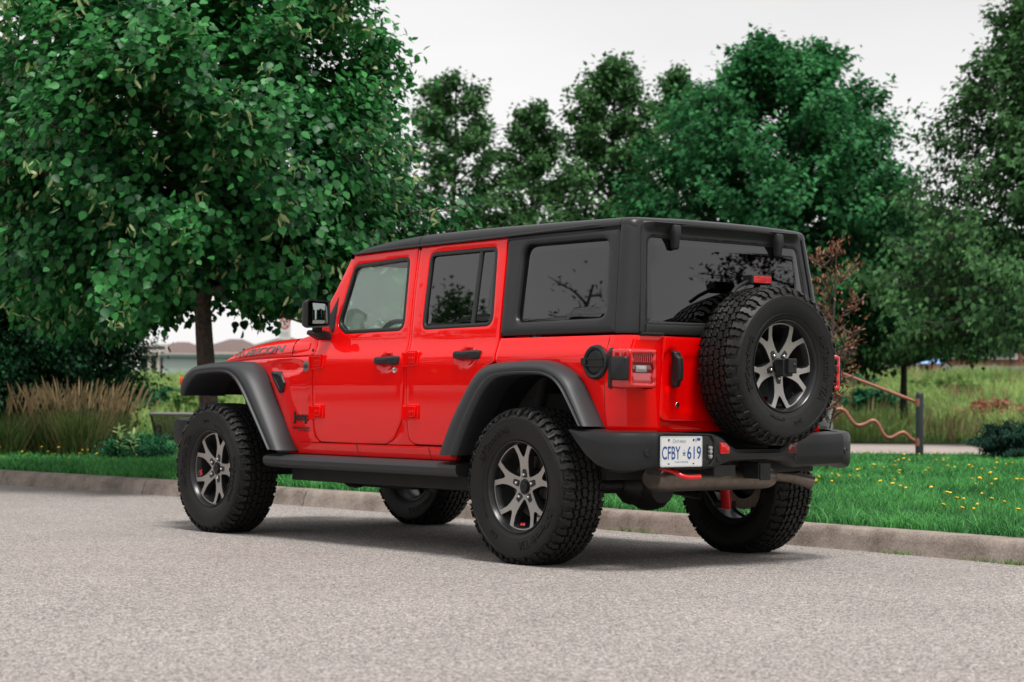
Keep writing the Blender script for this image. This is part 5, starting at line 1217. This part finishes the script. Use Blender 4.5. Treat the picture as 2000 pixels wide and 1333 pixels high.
# broad-leaved tufts overhanging the kerb
P, t, px, d = scatter(60000, -60, 2080, 10.5, 24, 1.1); k = (t > .15) & (t < .42); P, t = P[k][:5200], t[k][:5200]
pn = patchy(P, 3.)
V, F, T_ = blades(np.c_[P, hgt(P)-.004], .08+.10*rng.random(len(P))*(pn > 0), np.full(len(P), .010), rng.uniform(.5, 1.3, len(P)), np.clip(.4+.4*pn+rng.normal(0, .2, len(P)), 0, 1), 3)
tag(np_mesh('kerb_edge_grass', V, F, T_, LM['grass']), kind='stuff')
YEL = mat('dandelion_yellow', (.80, .50, .012), .6)
STEM = mat('dandelion_stem', (.10, .22, .06), .6)
def dandelions():
    b = MB()
    P, t, px, d = scatter(5200, -20, 2050, 12, 25, 1.5); k = (t > .5) & (t < 9) & (patchy(P, .8) > -.05); k &= rng.random(len(P)) < np.where(px > 1500, .15, np.where(px < 420, .07, .06)); P = P[k]
    for (x, y), z in zip(P, hgt(P)):
        h = rng.uniform(.09, .15); a = rng.uniform(-.02, .02, 2); r = rng.uniform(.008, .017); T = Matrix.Translation((x+a[0], y+a[1], z+h)) @ Matrix.Rotation(rng.uniform(-.5, .5), 4, 'X')
        b.tube([(x, y, z), (x+a[0], y+a[1], z+h)], .0015, 4, 1, cap=False); b.lathe([(0, .007), (r*.7, .006), (r, .001), (r*.5, -.006)], 8, 0, T)
    return b.build('dandelions', [YEL, STEM], smooth=False, fix=False)
tag(dandelions(), kind='stuff')
P, t, px, d = scatter(120000, -80, 2080, 32.5, 92, 1.3); px_l = px
k = ((px > 1100) & (d > 34.5)) | ((px <= 1100) & (d > 29)); k &= (t > 5); P, d = P[k], d[k]
pn = patchy(P, .35); pn2 = patchy(P, .09)
pn3 = patchy(P, 1.1)
V, F, T_ = blades(np.c_[P, hgt(P)-.01], (.20+.36*rng.random(len(P)))*np.clip(.8+1.1*pn+.9*pn3, .25, 2.2), .010+.00045*d, rng.uniform(.1, .9, len(P)), np.clip(.48+.9*pn+.7*pn2+.6*pn3+rng.normal(0, .22, len(P)), 0, 1), 2)
tag(np_mesh('meadow_grass', V, F, T_, LM['mead']), kind='stuff')
P, t, px, d = scatter(9000, 1100, 2080, 34.5, 75, 1.2); pn = patchy(P, .5); k = (t > 5) & (pn > .22); P, d = P[k], d[k]
V, F, T_ = blades(np.c_[P, hgt(P)-.01], rng.uniform(.35, .75, len(P)), .012+.00045*d, rng.uniform(.0, .4, len(P)), rng.random(len(P))*.6, 2)
tag(np_mesh('meadow_weeds', V, F, T_, LM['straw']), kind='stuff')
# weeds at the foot of the kerb
P = []
for px, d0, n in ((1862, 10.62, 110), (1790, 10.8, 50), (1652, 11.35, 70), (1238, 13.2, 60), (1205, 13.4, 60), (560, 17.2, 30)):
    c = gpos(px, d0)
    # slide to the foot of the kerb
    tt = float(curb_t([(c.x, c.y)])[0]); c = c-Vector((0, -1))*(tt+.035)
    P.append(np.c_[rng.normal(c.x, .075, n), c.y+rng.normal(0, .008, n)])
P = np.vstack(P); V, F, T_ = blades(np.c_[P, np.full(len(P), .0)], rng.uniform(.015, .05, len(P)), np.full(len(P), .004), rng.uniform(.4, 1.3, len(P)), rng.random(len(P)), 2)
tag(np_mesh('kerb_weeds', V, F, T_, LM['mead']), kind='stuff')

# ---- things on the grass
# bench
p = gpos(296, 24.2); z = float(hgt([(p.x, p.y)])[0]); bench = empty('park_bench', (p.x, p.y, z), 'dark metal park bench with sloping back, half hidden by the front bumper', 'bench')
bench.rotation_euler.z = math.atan2(Rh.y, Rh.x)     # local X runs to the right of the view, local Y away from it
DM = mat('dark_bronze_metal', (.05, .045, .04), .5, .5); TR = mat('grey_bench_rail', (.15, .15, .145), .5, .2); WD = mat('weathered_bench_slats', (.045, .038, .032), .7, var=.3, scale=8)
Lb = 1.45
b = MB(); b.tube([(0, -.10, .50), (Lb, -.10, .50)], .022, 10); b.build('top_rail', TR, bench)
for x in (.02, Lb-.02): MB().tube([(x, -.10, .50), (x+.03, .02, .30), (x+.05, .10, .22)], .016, 8).build('back_frame', DM, bench)
b = MB()
for i in range(14): u = (i+.5)/14; b.box((Lb/2, -.095+.20*u, .49-.27*u), (Lb-.06, .010, .015))
b.build('backrest', WD, bench)
b = MB()
for i in range(6): b.box((Lb/2, .12+i*.06, .215-.005*i), (Lb, .05, .02))
b.build('seat', WD, bench)
for x in (.05, Lb-.05):
    b = MB(); b.tube([(x, .0, .36), (x+.02, -.02, .20), (x+.03, .05, .08), (x+.05, .16, .03), (x+.03, .35, .0)], .016, 8); b.tube([(x, .04, .34), (x, .25, .36), (x, .40, .34), (x, .42, .20), (x, .44, 0)], .016, 8); b.build('leg', DM, bench)
# wavy copper pipe railing with its dark post
p = gpos(1797, 25.2); z0 = float(hgt([(p.x, p.y)])[0])
rail = empty('pipe_railing', (p.x, p.y, z0), 'dark round post holding one straight and one wavy copper-coloured pipe beside the path', 'railing')
def pl(px, py, d=25.2): q = gpos(px, d); return (q.x-p.x, q.y-p.y, zpix(px, py, d)-z0)
ht = zpix(1797, 766, 25.2)-z0
CU = mat('copper_painted_pipe', (.33, .13, .085), .45, .2, var=.2, scale=6); PG = mat('dark_green_post', (.018, .030, .030), .45)
MB().lathe([(.050, 0), (.050, ht-.04), (.046, ht-.018), (.035, ht-.006), (0, ht)], 24).build('post', PG, rail)
MB().tube([pl(1470, 655), pl(1640, 728), pl(1716, 757), pl(1792, 786)], .021, 12).build('straight_pipe', CU, rail)
wv = smooth_path([pl(*q) for q in ((1560, 850), (1590, 835), (1612, 812), (1632, 799), (1650, 800), (1661, 818), (1674, 833), (1692, 829), (1706, 820), (1717, 828), (1726, 850), (1740, 858), (1757, 847), (1768, 844), (1779, 857), (1793, 864))], 2)
MB().tube([tuple(q) for q in wv], .024, 12).build('wavy_pipe', CU, rail)
for py in (787, 864): q = pl(1797, py); MB().lathe([(.0, -.05), (.036, -.05), (.040, 0), (.036, .05), (0, .05)], 16, T=Matrix.Translation(Vector(q)+Vector((-Rh.x*.02, -Rh.y*.02, 0))-Vector((Fh.x*.012, Fh.y*.012, 0)))).build('clamp', CU, rail)
q2 = Vector(pl(1470, 655)); MB().tube([(q2.x, q2.y, -.05), (q2.x, q2.y, q2.z+.2)], .06, 16).build('post', PG, rail)
q = gpos(1621, 23.5); zz = float(hgt([(q.x, q.y)])[0]); tp_ = zpix(1621, 775, 23.5)-zz
gp_ = MB().prism([(-.028, -.028), (.028, -.028), (.028, .028), (-.028, .028)], 0, tp_).prism([(-.034, -.034), (.034, -.034), (.034, .034), (-.034, .034)], tp_, tp_+.02).build('metal_post', mat('galvanised_metal', (.40, .40, .40), .45, .6), bevel=.004); gp_.location = (q.x, q.y, zz)
tag(gp_, 'short grey galvanised post right behind the rear bumper', 'post')
# no-stopping sign on its pole
p = gpos(556, 44); z0 = float(hgt([(p.x, p.y)])[0]); sg_ = empty('road_sign', (p.x, p.y, z0), 'white road sign with red ring, slash and dark arrow above the bonnet', 'sign')
SF = frame((0, -.0, 0), (Rh.x, Rh.y, 0), (0, 0, 1)); zb_, zt_ = zpix(556, 664, 44)-z0, zpix(556, 614, 44)-z0; hc = (zb_+zt_)/2; hh = (zt_-zb_)/2; ww = .128
MB().tube([(-ww*.6, 0, 0), (-ww*.6, 0, zt_+.3)], .025, 10, T=Matrix.Rotation(math.atan2(Rh.y, Rh.x), 4, 'Z')).build('pole', mat('sign_pole_metal', (.35, .35, .35), .5, .5), sg_)
T = SF @ Matrix.Translation((0, hc, .03))
pb = MB(); pb.prism(rnd([(-ww, -hh), (ww, -hh), (ww, hh), (-ww, hh)], .02), 0, .006, 0, T)
cy = hh*.30; pb.loft([[(r*math.cos(a), cy+r*math.sin(a)*1.25, .009) for a in np.linspace(0, 2*PI, 40)] for r in (.082, .108)], 1, T=T)
pb.prism([(-.006, -.0), (.012, 0), (.016, .13), (-.004, .13)], .006, .009, 2, T @ Matrix.Translation((-.02, cy-.075, 0))); pb.prism([(-.04, 0), (.04, 0), (.03, .03), (-.03, .03)], .006, .009, 2, T @ Matrix.Translation((-.015, cy+.02, 0)))
a = PI*.75; pb.prism([(-.10, -.012), (.10, -.012), (.10, .012), (-.10, .012)], .009, .012, 1, T @ Matrix.Translation((0, cy, 0)) @ Matrix.Rotation(-.95, 4, 'Z'))
for i in range(3): pb.prism([(-.08, -.006), (.08, -.006), (.08, .006), (-.08, .006)], .006, .008, 3, T @ Matrix.Translation((0, -hh*.42-.035*i, 0)))
pb.build('sign_panel', [mat('sign_white', (.72, .72, .72), .5), mat('sign_red', (.50, .03, .02), .5), M['badge'], mat('sign_grey_print', (.42, .42, .42), .6)], sg_, smooth=False, fix=False)
# utility pole and wires
p = gpos(403, 108); z0 = float(hgt([(p.x, p.y)])[0]); up_ = empty('utility_pole', (p.x, p.y, z0), 'tall thin utility pole rising behind the houses left of the linden trunk', 'utility pole')
MB().tube([(0, 0, 0), (0, 0, 8.5)], [.14, .10], 10).box((0, 0, 8.0), (1.8, .12, .12)).build('pole', mat('grey_green_pole', (.16, .18, .15), .8), up_)
q = gpos(900, 120); 
for k, dz in enumerate((8.0, 7.4)): 
    e = Vector((q.x-p.x, q.y-p.y, dz-2.2)); s0 = Vector((0, 0, dz)); MB().tube([s0.lerp(e, u)-Vector((0, 0, 1.2*math.sin(PI*u))) for u in np.linspace(0, 1, 16)], .012, 5).build('wire', M['chassis'], up_)

# ---- houses beyond the meadow
BR = mat('red_brick', (.22, .085, .065), .85, var=.35, bump=.3, scale=3); RF = mat('brown_shingle_roof', (.135, .095, .085), .85, var=.2, scale=5); TRM = mat('cream_trim', (.55, .50, .45), .6); GLS = mat('house_window_glass', (.05, .06, .07), .1, 0, .6); PLS = mat('tan_render', (.42, .32, .26), .8, var=.1, scale=2)
def house(px, d, W_, D_, hw, hr, label, wall=BR, roof=RF, gable=False, wins=((-.3, .35), (.3, .35)), rot=0., base=None, group='houses beyond the meadow'):
    p = gpos(px, d); z0 = float(hgt([(p.x, p.y)])[0]) if base is None else base
    root = empty('brick_house' if wall is BR else 'rendered_house', (p.x, p.y, z0), label, 'house', group); root.rotation_euler.z = math.atan2(Rh.y, Rh.x)+rot
    MB().box((0, D_/2, hw/2-.5), (W_, D_, hw+1)).build('wall', wall, root, smooth=False)
    e = .35; b = MB(); x, y0, y1 = W_/2+e, -e, D_+e; ri = W_/2+e-.10*W_
    if gable: vs = [(-x, y0, hw), (x, y0, hw), (x, y1, hw), (-x, y1, hw), (0, y0, hw+hr), (0, y1, hw+hr)]; fs = [(0, 1, 4), (2, 3, 5), (1, 2, 5, 4), (3, 0, 4, 5), (3, 2, 1, 0)]
    else: vs = [(-x, y0, hw), (x, y0, hw), (x, y1, hw), (-x, y1, hw), (-x+ri, (y0+y1)/2-.3, hw+hr), (x-ri, (y0+y1)/2-.3, hw+hr)]; fs = [(0, 1, 5, 4), (1, 2, 5), (2, 3, 4, 5), (3, 0, 4), (3, 2, 1, 0)]
    rf_ = b.add(vs, fs).build('roof', roof, root, smooth=False)
    b = MB(); b.box((0, y0-.06, hw-.02), (W_+2*e+.1, .12, .09)); b.build('gutter', TRM, rf_, smooth=False)
    for u, v in wins:
        cx, cz = u*W_, v*hw; fr2 = MB().box((cx, -.06, cz), (1.25, .12, 1.5)).build('window', TRM, root, smooth=False)
        MB().box((cx, -.13, cz), (1.05, .04, 1.3)).build('pane', GLS, fr2, smooth=False)
    return root
zt1 = zpix(345, 690, 92)-zpix(345, 757, 92)
h1 = house(338, 92, 2.6, 6, zpix(345, 692, 92)-float(hgt([tuple(gpos(338, 92))])[0]), .62, 'small-roofed red brick house at the left, its pillared porch beside the hornbeam', wins=((-.33, .75), (-.33, .30)), base=None)
b = MB(); 
for x in (-1.0, -.6): b.box((x, -.25, .65), (.14, .14, 1.3))
b.box((-.8, -.15, 1.35), (.9, .5, .12)); b.build('porch', TRM, h1, smooth=False)
house(443, 96, 3.0, 7, zpix(443, 690, 96)-float(hgt([tuple(gpos(443, 96))])[0]), .75, 'house with brown hipped roof directly behind the linden trunk', wins=())
house(545, 99, 2.6, 7, zpix(545, 680, 99)-float(hgt([tuple(gpos(545, 99))])[0]), .62, 'house with brown roof behind the road sign', wins=())
house(652, 99, 3.0, 7, zpix(545, 684, 99)-float(hgt([tuple(gpos(652, 99))])[0]), .62, 'house hidden behind the cab, right of the road sign')
# pale blue-grey hall in front of the houses
p = gpos(318, 84); z0 = float(hgt([(p.x, p.y)])[0]); hz = zpix(318, 698, 84)-z0; hall = empty('pale_hall', (p.x, p.y, z0), 'long plain pale blue-grey building with dark roof edge behind the black fence', 'building'); hall.rotation_euler.z = math.atan2(Rh.y, Rh.x)
PW = mat('pale_blue_grey_cladding', (.50, .56, .58), .6, var=.04, scale=.6)
MB().box((3.3, 1.5, hz/2-.3), (6.6, 3.0, hz+.6)).build('wall', PW, hall, smooth=False)
MB().box((3.3, 1.45, hz+.06), (6.8, 3.3, .12)).build('roof', mat('dark_teal_flashing', (.10, .15, .15), .6), hall, smooth=False)
b = MB()
for x in (1.45, 1.62, 4.2): b.box((x, -.03, hz/2), (.05, .05, hz))
b.build('downpipe', mat('white_downpipe', (.62, .64, .64), .6), hall, smooth=False)
def metal_fence(pxa, pxb, d, h, label, m, gap=.14, board=False):
    p = gpos(pxa, d); q = gpos(pxb, d); z0 = float(hgt([(p.x, p.y)])[0]); Ln = (q-p).length
    r = empty('metal_fence' if not board else 'board_fence', (p.x, p.y, z0), label, 'fence'); r.rotation_euler.z = math.atan2(Rh.y, Rh.x)
    b = MB(); n = int(Ln/gap)
    for i in range(n): b.box((i*gap, 0, h/2), (gap*.93 if board else .025, .02, h*.96))
    b.box((Ln/2, .02, h-.04), (Ln, .04, .05)); b.box((Ln/2, .02, .15), (Ln, .04, .05)); b.build('panel', m, r, smooth=False)
    for i in range(int(Ln/2.0)+1): MB().box((i*2.0, .03, h/2+.04), (.09, .09, h+.08)).build('post', m, r, smooth=False)
metal_fence(312, 470, 78, zpix(330, 735, 78)-float(hgt([tuple(gpos(320, 78))])[0]), 'black metal railing fence in front of the pale blue-grey building', M['chassis'], .13)
# right-hand houses seen through the leaves
def hz_(px, py, d): return zpix(px, py, d)-float(hgt([tuple(gpos(px, d))])[0])
house(1655, 95, 3.6, 6, hz_(1655, 640, 95), 1.4, 'tan rendered house glimpsed between the car and the right-hand trees', wall=PLS, wins=((.2, .7),), gable=True)
house(1765, 97, 2.8, 6, hz_(1765, 650, 97), 1.3, 'red brick house behind the blue canopy', gable=True, wins=((-.2, .3), (.2, .75)))
house(1905, 95, 4.4, 6, hz_(1905, 640, 95), 1.2, 'wide red brick house behind the grey board fence', wins=((-.3, .7), (.0, .7), (.3, .7)))
house(2040, 97, 3.4, 6, hz_(2040, 640, 97), 1.2, 'brick house at the far right behind the drooping branches', wins=((-.3, .7),))
metal_fence(1850, 2080, 86, hz_(1900, 714, 86), 'grey board fence in front of the right-hand houses', mat('grey_fence_boards', (.26, .25, .25), .8, var=.2, scale=3), .3, True)
p = gpos(1812, 88); z0 = float(hgt([(p.x, p.y)])[0]); gz = empty('garden_canopy', (p.x, p.y, z0), 'light blue garden canopy on thin posts behind the meadow', 'canopy'); gz.rotation_euler.z = math.atan2(Rh.y, Rh.x)
hg = hz_(1812, 711, 88); b = MB(); b.add([(-.62, -.6, hg), (.62, -.6, hg), (.62, .6, hg), (-.62, .6, hg), (-.25, 0, hg+.40), (.25, 0, hg+.40)], [(0, 1, 5, 4), (1, 2, 5), (2, 3, 4, 5), (3, 0, 4), (3, 2, 1, 0)]); b.build('canopy_cloth', mat('light_blue_cloth', (.22, .42, .72), .7), gz, smooth=False)
for sx in (-.58, .58):
    for sy in (-.56, .56): MB().box((sx, sy, hg/2), (.06, .06, hg)).build('leg', TRM, gz, smooth=False)
p = gpos(1698, 86); z0 = float(hgt([(p.x, p.y)])[0]); wb = empty('recycling_bin', (p.x, p.y, z0+.02), 'small blue recycling bin standing before the tan house', 'bin'); MB().box((0, 0, .20), (.26, .26, .34), taper=1.15).build('body', mat('blue_plastic', (.03, .13, .42), .5), wb, bevel=.01); MB().box((0, 0, .40), (.32, .32, .05)).build('lid', mat('dark_blue_plastic', (.02, .09, .32), .5), wb, bevel=.01)
p = gpos(1740, 83.5); z0 = float(hgt([(p.x, p.y)])[0]); lw = MB().box((0, 0, .06), (5.0, .3, .26)).box((0, -.01, .21), (5.1, .36, .05)).build('low_wall', M['path'], smooth=False); lw.location = (p.x, p.y, z0); lw.rotation_euler.z = math.atan2(Rh.y, Rh.x); tag(lw, 'low pale concrete wall along the top of the meadow at the right', 'wall')

# ---- across the road and behind the photographer: only seen mirrored in glass and paint
GR = 'trees across the road, mirrored in the car'
for (x, y), H, nbb, per_, lb in (((21, 15.8), 8.4, 64, 22, 'leafy tree across the road mirrored in the rear door glass'), ((29, 18.5), 9.0, 50, 20, 'taller tree across the road mirrored behind the door glass'), ((17.4, 15.4), 8.6, 46, 1, 'bare-branched tree across the road mirrored low in the quarter window')):
    tree_thing('roadside_tree', 0, 0, lb, H, prof_rad([(.1, 1.6), (.3, 2.4), (.6, 2.0), (.85, 1.2), (1, .3)], .15), nbb, per_, .16, .12, MAPLE, LM['maple'], z0=.15, r0=.16, group=GR, base=(x, y))
tree_thing('roadside_tree', 0, 0, 'dark red-leaved tree beside the road behind the car, mirrored in the rear window', 5.6, prof_rad([(.2, .8), (.45, 1.5), (.75, 1.3), (1, .4)], .25), 34, 26, .09, .085, MAPLE, LM['bronze'], z0=.28, r0=.09, group=GR, base=(-10.3, -11.9))
tree_thing('roadside_tree', 0, 0, 'small green tree far behind the car, mirrored low in the rear window', 5.0, prof_rad([(.2, 1.2), (.45, 1.6), (.75, 1.2), (1, .4)], .25), 30, 14, .16, .15, MAPLE, LM['maple'], z0=.2, r0=.09, group=GR, base=(-17, -10))
# distant wood all round the far side of the road
n = 26000; a = rng.uniform(R_(-60), R_(205), n); rr2 = rng.uniform(46, 56, n); zz = 7.5*rng.random(n)**.8*(.75+.35*np.sin(a*17)+.2*np.sin(a*41+1)); P = np.c_[rr2*np.cos(a)-2, rr2*np.sin(a)+4, zz]
k = ~((P[:, 1] < -2) & (P[:, 0] > 0)); P = P[k]; V, F, T_ = leaves(P, unit(len(P)), unit(len(P)), rng.uniform(.8, 1.5, len(P)), rng.random(len(P))*.6, MAPLE)
tag(np_mesh('distant_wood', V, F, T_, LM['hedge']), kind='stuff')
